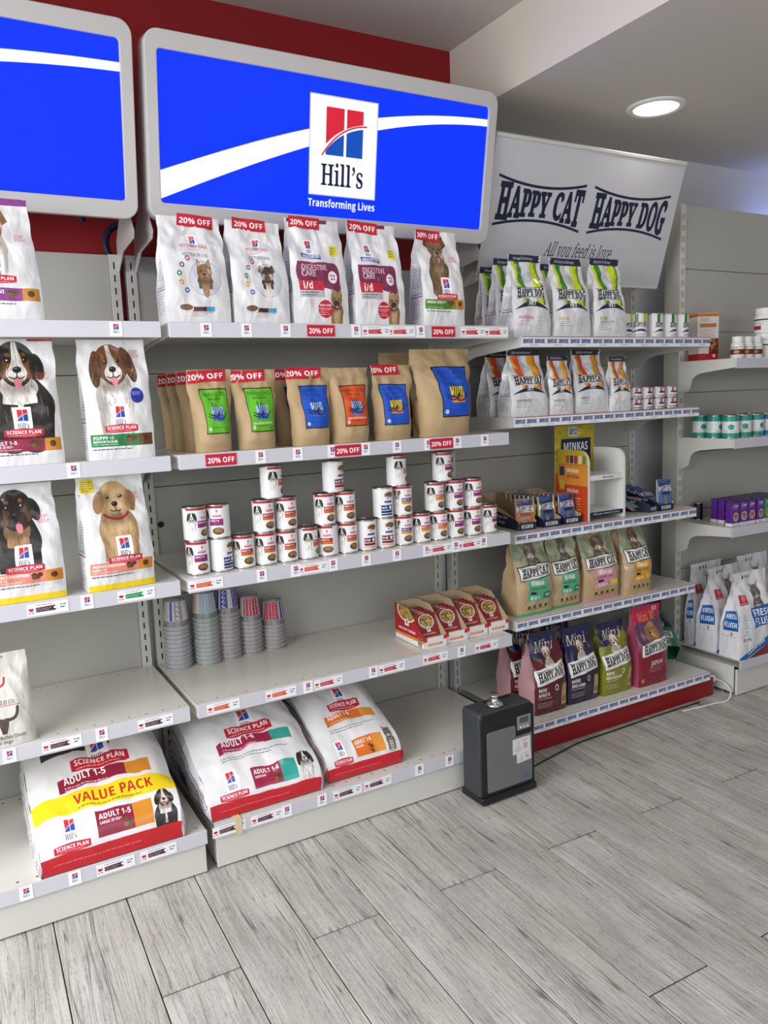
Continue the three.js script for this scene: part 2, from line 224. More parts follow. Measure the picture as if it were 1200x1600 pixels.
// ---------------------------------------------------------------- room shell
{
  const { x0, x1, z1 } = ROOM, t = 0.2;
  // wood-look floor boards, 20 x 122 cm, laid across the shelving line in half bond
  const floor = new THREE.Group(); floor.name = 'floor'; floor.userData = { kind: 'structure', label: 'grey wood-look floor of long boards with dark joints', category: 'floor' }; scene.add(floor);
  floor.rotation.y = -0.02;
  part(floor, 'grout_bed', span(x0 - 0.3, x1 + 0.3, -0.2, -0.0035, -0.3, z1 + 0.4), std(0x3a322c, 0.9));
  const mats = [];
  for (let k = 0; k < 4; k++) {
    const W = 256, H = 1024, col = new Uint8Array(W * H * 4), hgt = new Uint8Array(W * H * 4), cx = 0.3 + 0.13 * k;
    for (let j = 0; j < H; j++) for (let i = 0; i < W; i++) {
      const x = i / W, y = j / H, o = (j * W + i) * 4, bx = x + noise(x * 1.1, y * 1.3, k * 9.1) * 0.07 + noise(x * 2.5, y * 4, k * 3.3) * 0.014;
      const ridge = (a, b, z, lo, hi) => smoothstep(1 - Math.abs(noise(a, b, z)), lo, hi), zone = smoothstep(noise(x * 2.6, y * 1.7, 31 + k), -0.5, 0.3);
      const wide = noise(bx * 7, y * 1.1, 80 + k), mid = noise(bx * 30, y * 3, 20 + k), patch = noise(x * 1.8, y * 3.1, 60 + k), speck = noise(bx * 70, y * 60, 50 + k);
      const arch = ridge((bx - cx) * 9 + 1.3 * Math.cos(y * 5 + k * 2), y * 0.8, 70 + k, 0.9, 1) * (1 - zone);
      const l1 = ridge(bx * 17, y * 1.5, 40 + k, 0.88, 0.99) * zone, l2 = ridge(bx * 34, y * 3.4, 90 + k, 0.84, 1), l3 = ridge(bx * 52, y * 9, 95 + k, 0.8, 1) * smoothstep(noise(x * 9, y * 7, 44 + k), -0.2, 0.5), groove = Math.max(l1, 0.55 * l2, 0.6 * l3, 0.6 * arch);
      const v = 0.74 + 0.03 * wide + 0.035 * mid + 0.05 * patch + 0.026 * speck - 0.27 * groove + (rnd() - 0.5) * 0.035, warm = 0.5 + 0.5 * noise(x * 1.5, y * 2.4, 100 + k);
      col[o] = clamp(v * 255, 0, 255); col[o + 1] = clamp(v * 255 * (0.99 - 0.005 * warm), 0, 255); col[o + 2] = clamp(v * 255 * (0.965 - 0.03 * warm), 0, 255); col[o + 3] = 255;
      const b = clamp(215 + 20 * mid - 150 * groove, 0, 255); hgt[o] = hgt[o + 1] = hgt[o + 2] = b; hgt[o + 3] = 255;
    }
    const mk = (d, s) => { const q = new THREE.DataTexture(d, W, H); q.magFilter = THREE.LinearFilter; q.needsUpdate = true; if (s) q.colorSpace = THREE.SRGBColorSpace; return q; };
    mats.push(new THREE.MeshPhysicalMaterial({ map: mk(col, true), bumpMap: mk(hgt), bumpScale: 0.0007, roughness: 0.5, specularIntensity: 0.7 }));
  }
  const PW = 0.2035, PL = 1.222, geo = rbox(PW - 0.0034, 0.012, PL - 0.0042, 0.0012, 0, -0.006, 0, 1), flip = geo.clone(), uv = flip.attributes.uv;
  // uv of the top in board lengths
  for (const g of [geo, flip]) { const P = g.attributes.position, U = g.attributes.uv; for (let i = 0; i < P.count; i++) U.setXY(i, P.getX(i) / PW + 0.5, P.getZ(i) / PL + 0.5); }
  for (let i = 0; i < uv.count; i++) uv.setXY(i, 1 - uv.getX(i), 1 - uv.getY(i));
  for (let r = -15; r < 29; r++) for (let c = -1; c < 5; c++) {
    const x = -0.262 + PW * (r + 0.5), odd = ((r % 2) + 2) % 2, z = 1.034 + (odd ? 0.61 : 0) + PL * (c - 0.5);
    if (z < -0.6 || z > 6) continue;
    const m = part(floor, 'board', (r * 7 + c * 3) % 2 ? geo : flip, mats[Math.abs(r * 2 + c * 3 + ((r * r) % 3)) % 4]); m.position.set(x, -0.0008 * ((r * 5 + c * 11 + 60) % 3) / 3, z);
  }
  // walls with thickness
  struct('wall_back', merge([span(DROP_X, x1 + t, 0, CEIL_HI + t, WALL_Z - t, WALL_Z), span(x0 - t, DROP_X, 0, 1.7, WALL_Z - t, WALL_Z)]), M.wall, 'pale wall behind the shelving', 'wall');
  const red = struct('trim_1', span(x0, DROP_X, 1.7, CEIL_HI + t, WALL_Z - t, WALL_Z), M.wallRed, 'deep red painted wall band behind the lit signs', 'wall');
  const swirl = (x, y, r, a, l) => { const g = new THREE.TorusGeometry(r, 0.011, 4, 24, l); g.scale(1, 1, 0.12); g.rotateZ(a); g.translate(x, y, WALL_Z + 0.0008); return g; };
  part(red, 'painted_swirl', merge([swirl(-0.27, 2.02, 0.16, 0.3, 1.5), swirl(0.02, 2.0, 0.07, 0.5, 4.6), swirl(-0.9, 2.1, 0.2, 0, 2)]), M.navy, 'dark blue painted swirls on the red wall');
  struct('wall_right', span(x1, x1 + t, 0, CEIL_HI + t, WALL_Z, z1), M.wall, 'pale side wall at the far end of the shop', 'wall');
  const gs = GLASS_SIDE, gf = GLASS_FRONT;
  struct('wall_left', merge([span(x0 - t, x0, 0, gs.y0, WALL_Z, z1 + t), span(x0 - t, x0, gs.y1, CEIL_HI + t, WALL_Z, z1 + t), span(x0 - t, x0, gs.y0, gs.y1, WALL_Z, gs.z0), span(x0 - t, x0, gs.y0, gs.y1, gs.z1, z1 + t)]), M.wall, 'pale wall around the shop window', 'wall');
  struct('wall_front', merge([span(x0, x1, 0, gf.y0, z1, z1 + t), span(x0, x1, gf.y1, CEIL_HI + t, z1, z1 + t), span(x0, gf.x0, gf.y0, gf.y1, z1, z1 + t), span(gf.x1, x1, gf.y0, gf.y1, z1, z1 + t)]), M.wall, 'pale wall around the entrance glazing', 'wall');
  const pane = new THREE.MeshPhysicalMaterial({ color: 0xffffff, roughness: 0, transmission: 1, thickness: 0 });
  const w1 = struct('window_1', span(x0 - 0.1, x0 - 0.09, gs.y0, gs.y1, gs.z0, gs.z1), pane, 'glazed shop window in the side wall', 'window');
  for (let i = 0; i <= 3; i++) { const z = lerp(gs.z0, gs.z1, i / 3); part(w1, 'window_frame', span(x0 - 0.13, x0 - 0.05, gs.y0, gs.y1, z - 0.03, z + 0.03), M.black); }
  const w2 = struct('window_2', span(gf.x0, gf.x1, gf.y0, gf.y1, z1 + 0.09, z1 + 0.1), pane, 'glazed entrance front behind the shopper', 'window');
  for (let i = 0; i <= 3; i++) { const x = lerp(gf.x0, gf.x1, i / 3); part(w2, 'window_frame', span(x - 0.03, x + 0.03, gf.y0, gf.y1, z1 + 0.05, z1 + 0.13), M.black); }
  struct('ceiling', span(x0, DROP_X, CEIL_HI, CEIL_HI + t, WALL_Z, z1), M.ceiling, 'high plaster ceiling over the lit signs', 'ceiling');
  struct('trim_2', span(DROP_X, x1, CEIL_LO, CEIL_HI + t, WALL_Z, z1), M.drop, 'lowered plaster ceiling with a cream side face', 'ceiling');
}
// recessed ceiling lamps
const lampGlow = new THREE.MeshStandardMaterial({ color: 0xffffff, emissive: 0xffffff, emissiveIntensity: 1.6 });
function downlight(x, y, z, label, power) {
  const o = thing('ceiling_light', label, 'ceiling light', [x, y, z], 0, 'recessed round ceiling lights');
  part(o, 'trim_ring', new THREE.LatheGeometry([[0.088, -0.001], [0.092, -0.008], [0.108, -0.009], [0.116, -0.004], [0.117, 0]].map(([a, b]) => new THREE.Vector2(a, b)), 40), M.white);
  part(o, 'light_diffuser', new THREE.CylinderGeometry(0.089, 0.089, 0.004, 40).translate(0, -0.004, 0), lampGlow);
  areaLight(0.15, 0.15, 0xfff6ea, power, [x, y - 0.012, z], [x, y - 1, z + 0.0001]);
}
downlight(2.075, CEIL_LO, 0.44, 'round white ceiling light above the shelves with the hanging banner', 18);
downlight(4.1, CEIL_LO, 0.44, 'round white ceiling light further along the lowered ceiling', 30);
downlight(2.5, CEIL_LO, 1.9, 'round white ceiling light in the lowered ceiling over the open floor', 30);
downlight(0.75, CEIL_HI, 1.35, 'round white ceiling light in the high ceiling facing the emblem sign', 28);
downlight(-0.85, CEIL_HI, 1.35, 'round white ceiling light in the high ceiling facing the plain sign', 28);

// ---------------------------------------------------------------- price tags
const tagTex = tex(96, 120, (c) => { fill(c, '#fbfbfd', 0, 0, 96, 120); emblem(c, 48, 8, 74); });
const offTex = tex(192, 72, (c) => { fill(c, '#c4122f', 0, 0, 192, 72); text(c, '20% OFF', 96, 38, 46, '#fff', { width: 170 }); });
const off30Tex = tex(192, 72, (c) => { fill(c, '#c4122f', 0, 0, 192, 72); text(c, '30% OFF', 96, 38, 46, '#fff', { width: 170 }); });
const cardTex = (col, top) => tex(224, 72, (c) => { fill(c, '#f4f4f8', 0, 0, 224, 72); shapeOf(c, [[8, 28], [34, 28], [34, 40], [21, 46], [8, 40]], '#c8102e'); lines(c, 6, 52, 32, 1, 8, 9, '#b03040'); shapeOf(c, [[46, 26], [150, 22], [164, 36], [150, 54], [46, 54]], col); oval(c, 152, 36, 10, 8, '#fff'); lines(c, 50, 33, 92, 2, 10, 5, '#ffffffaa'); lines(c, 46, 10, 100, 1, 8, 6, top); lines(c, 178, 22, 36, 2, 16, 9, '#23304e'); });
const tagMat = { logo: paper(tagTex), off: paper(offTex), off30: paper(off30Tex), orange: paper(cardTex('#d8562e', '#d88a6a')), red: paper(cardTex('#c4273a', '#777')), dark: paper(cardTex('#4a1f30', '#8a4a5a')), green: paper(cardTex('#1f8a4a', '#2f9a58')) };
const tagGeo = { logo: box(0.034, 0.0405, 0.0008), off: box(0.098, 0.036, 0.0012), card: box(0.108, 0.034, 0.0008) };
const stripTex = tex(512, 104, (c) => { fill(c, '#f1f1f4', 0, 0, 512, 104); fill(c, '#a8202c', 0, 0, 512, 7); for (const [s, x] of [['HAPPY CAT', 8], ['HAPPY DOG', 132], ['HAPPY CAT', 266], ['HAPPY DOG', 390]]) { shapeOf(c, [[x - 3, 22], [x + 114, 22], [x + 108, 46], [x + 114, 70], [x - 3, 70], [x + 3, 46]], '#b4bfdc'); slab(c, s, x + 5, 26, 98, 40, '#1a2658', 0.1); } for (const x of [130, 386]) text(c, 'All you feed is love', x, 86, 17, '#15203f', { skew: 0.3, bold: false, width: 92 }); });
stripTex.wrapS = THREE.RepeatWrapping;

// ---------------------------------------------------------------- shelving
function uprightGeo(w, h, cols, pitch) {
  const holes = [];
  for (const cx of cols) for (let y = 0.06; y < h - 0.04; y += pitch) holes.push([[cx - 0.0025, y], [cx + 0.0025, y], [cx + 0.0025, y + pitch * 0.55], [cx - 0.0025, y + pitch * 0.55]]);
  return merge([extrude(poly([[-w / 2, 0], [w / 2, 0], [w / 2, h], [-w / 2, h]], holes), 0.002).translate(0, 0, -0.002), span(-w / 2, -w / 2 + 0.002, 0, h, -0.04, -0.002), span(w / 2 - 0.002, w / 2, 0, h, -0.04, -0.002)]);
}
function bay(o) {                                               // x0..x1 outer, zb = front face of the back panels
  const g = thing('shelving_frame', o.label, 'shelving', [o.x0, 0, o.zb]), W = o.x1 - o.x0, u = 0.034;
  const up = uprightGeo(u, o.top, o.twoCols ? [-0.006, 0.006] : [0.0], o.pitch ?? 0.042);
  for (const x of [u / 2, W - u / 2]) { const m = part(g, 'upright', up, M.metal); m.position.set(x, 0, 0.004); part(m, 'upright_web', span(-u / 2 + 0.003, u / 2 - 0.003, 0, o.top - 0.01, -0.048, -0.042), M.dark); }  // dark strip behind the slots stands in for the shade inside the upright
  const ph = o.panel ?? 0.4; let y1 = o.top;
  while (y1 > 0.12) { const y0 = Math.max(0.1, y1 - ph); part(g, 'back_panel', rbox(W - 2 * u - 0.002, y1 - y0 - 0.0025, 0.016, 0.0015, W / 2, (y0 + y1) / 2, -0.009, 1), M.panel); y1 = y0; }
  if (o.backDepth) part(g, 'end_panel', span(-0.003, 0, 0.0, o.top, -o.backDepth, 0.002), M.panel);
  const k = o.kickZ;
  part(g, 'kick_panel', rbox(W - 0.012, o.baseY - 0.05, 0.012, 0.002, W / 2, 0.004 + (o.baseY - 0.05) / 2, k - 0.008, 1), o.kick ?? M.kick);
  for (const x of [0.008, W - 0.008]) part(g, 'base_leg', sidePlate([[0.01, 0.012], [k - 0.02, 0.012], [k - 0.02, o.baseY - 0.034], [0.01, o.baseY - 0.034]], x - 0.0015, 0.003), M.metal);
  for (const x of [0.03, W - 0.03]) { part(g, 'foot', new THREE.CylinderGeometry(0.016, 0.022, 0.016, 16).translate(x, 0.0085, k - 0.06), M.black); }
  for (const [x, y] of o.holeDiscs ?? []) part(g, 'hole_plug', new THREE.CylinderGeometry(0.011, 0.011, 0.003, 16).rotateX(Math.PI / 2).translate(x - o.x0, y, 0.0005), M.dark);  // flat dark disc on the panel, coloured as the shade inside a round hole
  return g;
}
function shelf(o) {                                             // y = top of the board, zf = front edge; tags: [[kind, picture column], ...]
  const W = o.x1 - o.x0, D = o.zf - o.zb, g = thing('shelf', o.label, 'shelf', [o.x0, o.y, o.zb]);
  const holes = [], n = Math.round(W / 0.05);
  for (let i = 0; i < n; i++) for (const z of [0.03, D - 0.03]) { const x = (i + 0.5) * W / n; holes.push([0, 1, 2, 3, 4, 5].map((k) => [x + 0.0045 * Math.cos(k * 1.047), z + 0.0045 * Math.sin(k * 1.047)])); }
  const board = extrude(poly([[0.003, 0.002], [W - 0.003, 0.002], [W - 0.003, D - 0.006], [0.003, D - 0.006]], holes), 0.0014).rotateX(Math.PI / 2);
  part(g, 'shelf_board', merge([board, span(0.003, W - 0.003, -0.03, -0.0285, 0.002, D - 0.006), span(0.003, W - 0.003, -0.03, -0.0014, 0.002, 0.004), span(0.003, W - 0.003, -0.038, 0.0, D - 0.006, D - 0.004)]), M.shelf);
  const hp = o.strip ? 0.042 : 0.046;
  const rail = part(g, 'price_rail', rbox(W + (o.strip ? 0.004 : -0.002), hp, 0.005, 0.0015, W / 2, 0.002 - hp / 2, D - 0.0008, 1), M.rail);
  if (o.strip) { const q = stripTex.clone(); q.repeat.set(W / 0.236, 1); part(rail, 'printed_strip', new THREE.BoxGeometry(W, 0.039, 0.0008).translate(0, 0, 0).translate(W / 2, 0.002 - hp / 2, D + 0.0022), paper(q), 'printed price strip with small repeated brand marks'); }
  if (!o.flat) { const b = o.bracket ?? 0.1; for (const x of [0.0, W - 0.0025]) part(g, 'bracket', sidePlate([[0, 0.001], [D - 0.005, 0.001], [D - 0.005, -0.04], [D * 0.62, -0.05], [D * 0.4, -0.058], [D * 0.3, -0.068], [D * 0.24, -0.085], [D * 0.2, -0.1 * b / 0.1], [D * 0.12, -0.112 * b / 0.1], [0, -0.118 * b / 0.1]], x, 0.0025), M.metal); }
  for (const [kind, u] of o.tags ?? []) {
    const x = xAt(u, o.y - 0.02, o.zf) - o.x0, geo = kind === 'logo' ? tagGeo.logo : kind === 'off' ? tagGeo.off : tagGeo.card;
    const m = part(rail, kind === 'off' ? 'discount_tag' : kind === 'logo' ? 'brand_tag' : 'price_card', geo, tagMat[kind]); m.position.set(x, -0.021, D + (kind === 'off' ? 0.0036 : 0.0024));
  }
  return g;
}
const Y = { b1: 1.6844, b2: 1.294, b3: 0.9136, b4: 0.5092, b5: 0.1485, a5: 0.1435, c1: 1.6496, c2: 1.3469, c3: 0.8881, c4: 0.5316, c5: 0.1324, d1: 1.5561, d2: 1.1976, d3: 0.7891, d5: 0.173 };
const A = { x0: -1.29, x1: -0.022 }, B = { x0: 0, x1: 1.25 }, C = { x0: 1.322, x1: 2.376 }, D = { x0: 2.497, x1: 3.75, zb: 0.216 };
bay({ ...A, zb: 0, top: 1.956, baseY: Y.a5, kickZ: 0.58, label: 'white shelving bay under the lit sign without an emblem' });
bay({ ...B, zb: 0, top: 1.956, baseY: Y.b5, kickZ: 0.58, holeDiscs: [[0.05, 1.02], [0.05, 0.575]], label: 'white shelving bay under the lit sign with the square emblem' });
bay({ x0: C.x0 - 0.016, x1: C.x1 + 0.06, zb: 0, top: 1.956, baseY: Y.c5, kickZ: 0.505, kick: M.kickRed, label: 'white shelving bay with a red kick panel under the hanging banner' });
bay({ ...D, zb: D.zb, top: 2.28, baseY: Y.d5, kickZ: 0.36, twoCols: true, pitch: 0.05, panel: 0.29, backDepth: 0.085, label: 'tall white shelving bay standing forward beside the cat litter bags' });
const L = (u) => ['logo', u], tag = (k, ...us) => us.map((u) => [k, u]);
shelf({ ...A, zb: 0.006, y: Y.b1, zf: 0.494, tags: tag('logo', 181), label: 'white shelf holding the purple topped dog food bag' });
shelf({ ...A, zb: 0.006, y: Y.b2, zf: 0.492, tags: tag('logo', 115), label: 'white shelf holding the mountain dog bag and the beagle puppy bag' });
shelf({ ...A, zb: 0.006, y: Y.b3, zf: 0.492, tags: [...tag('logo', 136), ['dark', 75], ['green', 213]], label: 'white shelf holding two puppy food bags with yellow bottoms' });
shelf({ ...A, zb: 0.006, y: Y.b4, zf: 0.492, tags: [...tag('logo', 159, 15), ['dark', 97], ["dark", 243]], label: 'nearly empty white shelf with one buffalo treat pouch' });
shelf({ ...A, zb: 0.006, y: Y.a5, zf: 0.586, flat: true, tags: [...tag('logo', 41, 117), ['dark', 181], ['dark', 248]], label: 'white base shelf under the yellow banded value pack' });
shelf({ ...B, zb: 0.006, y: Y.b1, zf: 0.494, tags: [...tag('logo', 322, 385, 446, 556, 657), ...tag('off', 501, 692), ...tag('red', 588, 627, 739, 775)], label: 'white shelf holding five glossy white pet food bags under the emblem sign' });
shelf({ ...B, zb: 0.006, y: Y.b2, zf: 0.492, tags: [...tag('logo', 407, 465, 519, 571, 620, 669, 714, 757), ...tag('off', 345, 543, 689)], label: 'white shelf holding the brown kraft bird food pouches' });
shelf({ ...B, zb: 0.006, y: Y.b3, zf: 0.492, tags: [...tag('logo', 409, 462, 520, 572, 620, 667, 712, 755), ['orange', 322], ['orange', 489], ['red', 687], ['red', 734]], label: 'white shelf holding pyramids of dog food cans' });
shelf({ ...B, zb: 0.006, y: Y.b4, zf: 0.492, tags: [...tag('logo', 481, 583, 721), ...tag('orange', 349, 439), ...tag('red', 513, 612, 680, 760)], label: 'white shelf holding stacked plastic cups and cat food display boxes' });
shelf({ ...B, zb: 0.006, y: Y.b5, zf: 0.586, flat: true, tags: [...tag('logo', 448, 503, 655, 702), ...tag('dark', 358, 417, 543, 590)], label: 'white base shelf under two large lying dog and cat food bags' });
{
  const tape = thing('masking_tape', 'strip of cream masking tape stuck over the base shelf edge', 'tape', [xAt(372, Y.b5, 0.59), Y.b5, 0.59]);
  part(tape, 'tape_strip', box(0.022, 0.05, 0.0008, 0, -0.022, 0.0016), std(0xd9c8a0, 0.8)); part(tape, 'tape_end', box(0.022, 0.0008, 0.03, 0, 0.0032, -0.0142), std(0xd9c8a0, 0.8));
}
shelf({ ...C, zb: 0.006, y: Y.c1, zf: 0.4853, strip: true, label: 'white shelf holding green striped veterinary dog food bags' });
shelf({ ...C, zb: 0.006, y: Y.c2, zf: 0.434, strip: true, label: 'white shelf holding red striped veterinary cat food bags' });
shelf({ ...C, zb: 0.006, y: Y.c3, zf: 0.43, strip: true, label: 'white shelf holding pouch trays and the white counter stand' });
shelf({ ...C, zb: 0.006, y: Y.c4, zf: 0.43, strip: true, label: 'white shelf holding four kraft cat food bags' });
shelf({ ...C, zb: 0.006, y: Y.c5, zf: 0.524, strip: true, flat: true, label: 'white base shelf above the red kick panel' });
const dz = D.zb + 0.006;
shelf({ ...D, zb: dz, y: Y.d1, zf: 0.528, bracket: 0.13, label: 'white shelf holding supplement boxes and white pill bottles' });
shelf({ ...D, zb: dz, y: Y.d2, zf: 0.528, bracket: 0.13, label: 'white shelf holding teal and white cans' });
shelf({ ...D, zb: dz, y: Y.d3, zf: 0.528, bracket: 0.13, label: 'white shelf holding small purple cartons' });
shelf({ ...D, zb: dz, y: Y.d5, zf: 0.592, flat: true, label: 'white base shelf under the cat litter bags' });

// ---------------------------------------------------------------- lit signs and banner
function lightBox(x0, x1, yb, zb, yt, zt, map, label, glow) {
  const w = x1 - x0, h = Math.hypot(yt - yb, zt - zb), a = Math.atan2(zt - zb, yt - yb), deep = 0.055;
  const g = thing('light_sign', label, 'sign', [(x0 + x1) / 2, (yb + yt) / 2, (zb + zt) / 2]); g.rotation.x = a;
  const fw = w - 0.068, fh = h - 0.098, fr = roundRect(w - 0.006, h - 0.006, 0.04); fr.holes.push(roundRect(fw, fh, 0.014));
  part(g, 'frame', extrude(fr, 0.012, 0.003, 10).translate(0, 0, -0.015), M.sign);
  part(g, 'housing', extrude(roundRect(w - 0.004, h - 0.004, 0.042), deep, 0.002, 10).translate(0, 0, -deep - 0.0175), M.sign);
  const m = part(g, 'light_panel', new THREE.PlaneGeometry(fw, fh).translate(0, 0, -0.009), new THREE.MeshPhysicalMaterial({ color: 0x0a0a0a, roughness: 0.5, specularIntensity: 0.25, emissive: 0xffffff, emissiveMap: map, emissiveIntensity: glow }));
  for (const s of [-1, 1]) {                                    // folded steel arms down to the uprights
    const out = [[-0.06, -h / 2 + 0.005], [-0.02, -h / 2 - 0.03], [-0.03, -h / 2 - 0.055], [-0.18, -h / 2 - 0.095], [-0.255, -h / 2 - 0.16], [-0.268, -h / 2 - 0.16], [-0.275, -h / 2 - 0.06], [-0.2, -h / 2 + 0.03], [-0.125, h / 2 - 0.1], [-0.06, h / 2 - 0.03]];
    part(g, 'arm', sidePlate(out, s * (w / 2 - 0.012) - 0.0015, 0.003), M.sign);
  }
  const n = new THREE.Vector3(0, -Math.sin(a), Math.cos(a)), c = new THREE.Vector3((x0 + x1) / 2, (yb + yt) / 2, (zb + zt) / 2).addScaledVector(n, 0.006);
  areaLight(fw, fh, 0x5a7cff, 0.55, c.toArray(), c.clone().add(n).toArray());
  return g;
}
const swoosh = (c, w, h, P) => { c.beginPath(); c.moveTo(P[0][0] * w, P[0][1] * h); c.bezierCurveTo(...P.slice(1, 4).flatMap(([a, b]) => [a * w, b * h])); c.lineTo(P[4][0] * w, P[4][1] * h); c.bezierCurveTo(...P.slice(5, 8).flatMap(([a, b]) => [a * w, b * h])); c.closePath(); c.fillStyle = '#fff'; c.fill(); };
const blue = '#0636ff';
const signA = tex(1024, 380, (c, w, h) => { fill(c, blue, 0, 0, w, h); swoosh(c, w, h, [[0, 0.62], [0.3, 0.3], [0.6, 0.16], [1, 0.145], [1, 0.2], [0.6, 0.23], [0.3, 0.42], [0, 0.8]]); });
const signB = tex(1280, 475, (c, w, h) => {
  fill(c, blue, 0, 0, w, h); swoosh(c, w, h, [[0, 0.78], [0.3, 0.45], [0.6, 0.13], [1, 0.1], [1, 0.155], [0.65, 0.19], [0.36, 0.52], [0, 0.97]]);
  c.save(); c.translate(w * 0.515, h * 0.125); emblem(c, 0, 0, h * 0.55); c.restore();
  text(c, 'Transforming Lives', w * 0.515, h * 0.895, h * 0.078, '#fff', { width: h * 0.57 });
});
lightBox(-1.265, -0.012, 2.012, 0.29, 2.545, 0.385, signA, 'lit blue sign with a white swoosh and no emblem', 1.0);
lightBox(0.018, 1.305, 2.012, 0.306, 2.533, 0.396, signB, 'lit blue sign with a white swoosh and a square emblem', 1.0);
{
  const x0 = 1.328, x1 = 2.368, yb = 1.899, zb = 0.196, yt = 2.408, zt = 0.35, h = Math.hypot(yt - yb, zt - zb), w = x1 - x0;
  const g = thing('hanging_banner', 'white leaning banner printed with two dark blue brand names', 'banner', [(x0 + x1) / 2, (yb + yt) / 2, (zb + zt) / 2]); g.rotation.x = Math.atan2(zt - zb, yt - yb);
  const map = tex(1280, 636, (c, W, H) => { fill(c, '#cdcdd2', 0, 0, W, H); slab(c, 'HAPPY CAT', W * 0.045, H * 0.26, W * 0.42, H * 0.34, '#121a38', 0.15); slab(c, 'HAPPY DOG', W * 0.525, H * 0.26, W * 0.42, H * 0.34, '#121a38', 0.15); text(c, 'All you feed is love', W * 0.5, H * 0.745, H * 0.115, '#1a2138', { font: SERIF, bold: false, skew: 0.34, width: W * 0.36, tall: 1.25 }); });
  part(g, 'banner_sheet', new THREE.BoxGeometry(w, h, 0.003), [M.white, M.white, M.white, M.white, paper(map, { roughness: 0.4 }), M.white]);
  part(g, 'top_rail', rbox(w + 0.006, 0.016, 0.012, 0.004, 0, h / 2, 0), M.metal); part(g, 'bottom_rail', rbox(w - 0.01, 0.01, 0.05, 0.003, 0, -h / 2, -0.02), M.metal);
  for (const s of [-1, 1]) part(g, 'arm', sidePlate([[-0.004, h / 2 - 0.02], [-0.02, h / 2 - 0.02], [-0.19, -h / 2 - 0.02], [-0.17, -h / 2 - 0.06], [-0.004, -h / 2 + 0.01]], s * (w / 2 - 0.06), 0.003), M.metal);
}

// ---------------------------------------------------------------- bags
function bagForm(o) {
  const { w, h, d, tw = 0.94, bulge = 0.14, cr = 0.005, seed = 0, t0 = 0.32, seal = 0.03, lean = 0, bw = 1, round = 0 } = o, ts = 1 - seal / h;
  const Dp = (t) => { const k = clamp((t - t0) / (ts - t0), 0, 1); return 0.004 + (d - 0.004) * (1 - k) ** 0.85 * (1 - 0.3 * round * (1 - smoothstep(t, 0, 0.16))); };
  const Wd = (t) => w * lerp(lerp(bw, 1, smoothstep(t, 0, 0.3)), tw, smoothstep(t, 0.2, 1));
  const shake = (p, t) => {
    const a = cr * smoothstep(p[1], 0, 0.05) * (0.55 + 0.75 * smoothstep(t, 0.3, 0.85)) * (t > ts ? 0.6 : 1), [x, y, z] = p, s = seed * 7.31;
    const n = (k, m) => noise(x * 13 * m + k + s, y * 11 * m, z * 13 * m + k), r = (k) => (0.5 - Math.abs(noise(x * 20 + k + s, y * 16, z * 20 - k))) * 0.9;
    return [x + a * 0.6 * n(1, 1), y + a * 0.25 * n(2, 1) * (1 - smoothstep(t, 0.9, 1)), z + a * (n(3, 1) + r(4)) - lean * p[1]];
  };
  const belly = (t) => Math.sin(Math.PI * clamp(0.1 + t * 0.9, 0, 1)) ** 0.8 * (1 - smoothstep(t, 0.55, ts));
  const front = (s, t, off = 0) => { const W = Wd(t), e = 1 - Math.abs(2 * s - 1) ** (2 + 3 * (1 - round)), c = round * Dp(t) * 0.5 * (1 - Math.sqrt(Math.max(0, 1 - Math.abs(2 * s - 1) ** 3))); return shake([(s - 0.5) * W, t * h, Dp(t) / 2 + bulge * d * e * belly(t) - c + off], t); };
  const back = (s, t) => { const W = Wd(t), e = 1 - Math.abs(2 * s - 1) ** 3, c = round * Dp(t) * 0.5 * (1 - Math.sqrt(Math.max(0, 1 - Math.abs(2 * s - 1) ** 3))); return shake([(0.5 - s) * W, t * h, -Dp(t) / 2 - 0.5 * bulge * d * e * belly(t) + c], t); };
  const side = (sg) => (q, t) => { const D = Dp(t) * (1 - round), fold = Math.sqrt(Math.max(0, (d / 2) ** 2 - (Dp(t) / 2) ** 2)) * 0.55, m = 1 - Math.abs(2 * q - 1), out = 0.03 * d * Math.sin(Math.PI * q) * (1 - smoothstep(t, 0.2, 0.6)); const z = sg < 0 ? lerp(-D / 2, D / 2, q) : lerp(D / 2, -D / 2, q); return shake([sg * (Wd(t) / 2 - fold * m + out), t * h, z], t); };
  return { front, back, side, ts, o };
}
const gussetTex = tex(96, 384, (c, w, h) => { fill(c, '#dfdfe1', 0, 0, w, h); lines(c, 12, 150, 72, 9, 9, 4, '#8a8a90', 5); fill(c, '#7ab0d8', 10, 250, 76, 5); fill(c, '#b03048', 10, 262, 76, 4); lines(c, 12, 275, 70, 9, 9, 4, '#77777c', 6); });
const G = { white: film(gussetTex), kraft: M.kraft, plain: std(0xdedfe2, 0.38, { clearcoat: 0.3 }) };
const side2 = (col) => std(col, 0.36, { clearcoat: 0.35 });
const stick = new Map([['off', tagMat.off], ['off30', tagMat.off30]]);
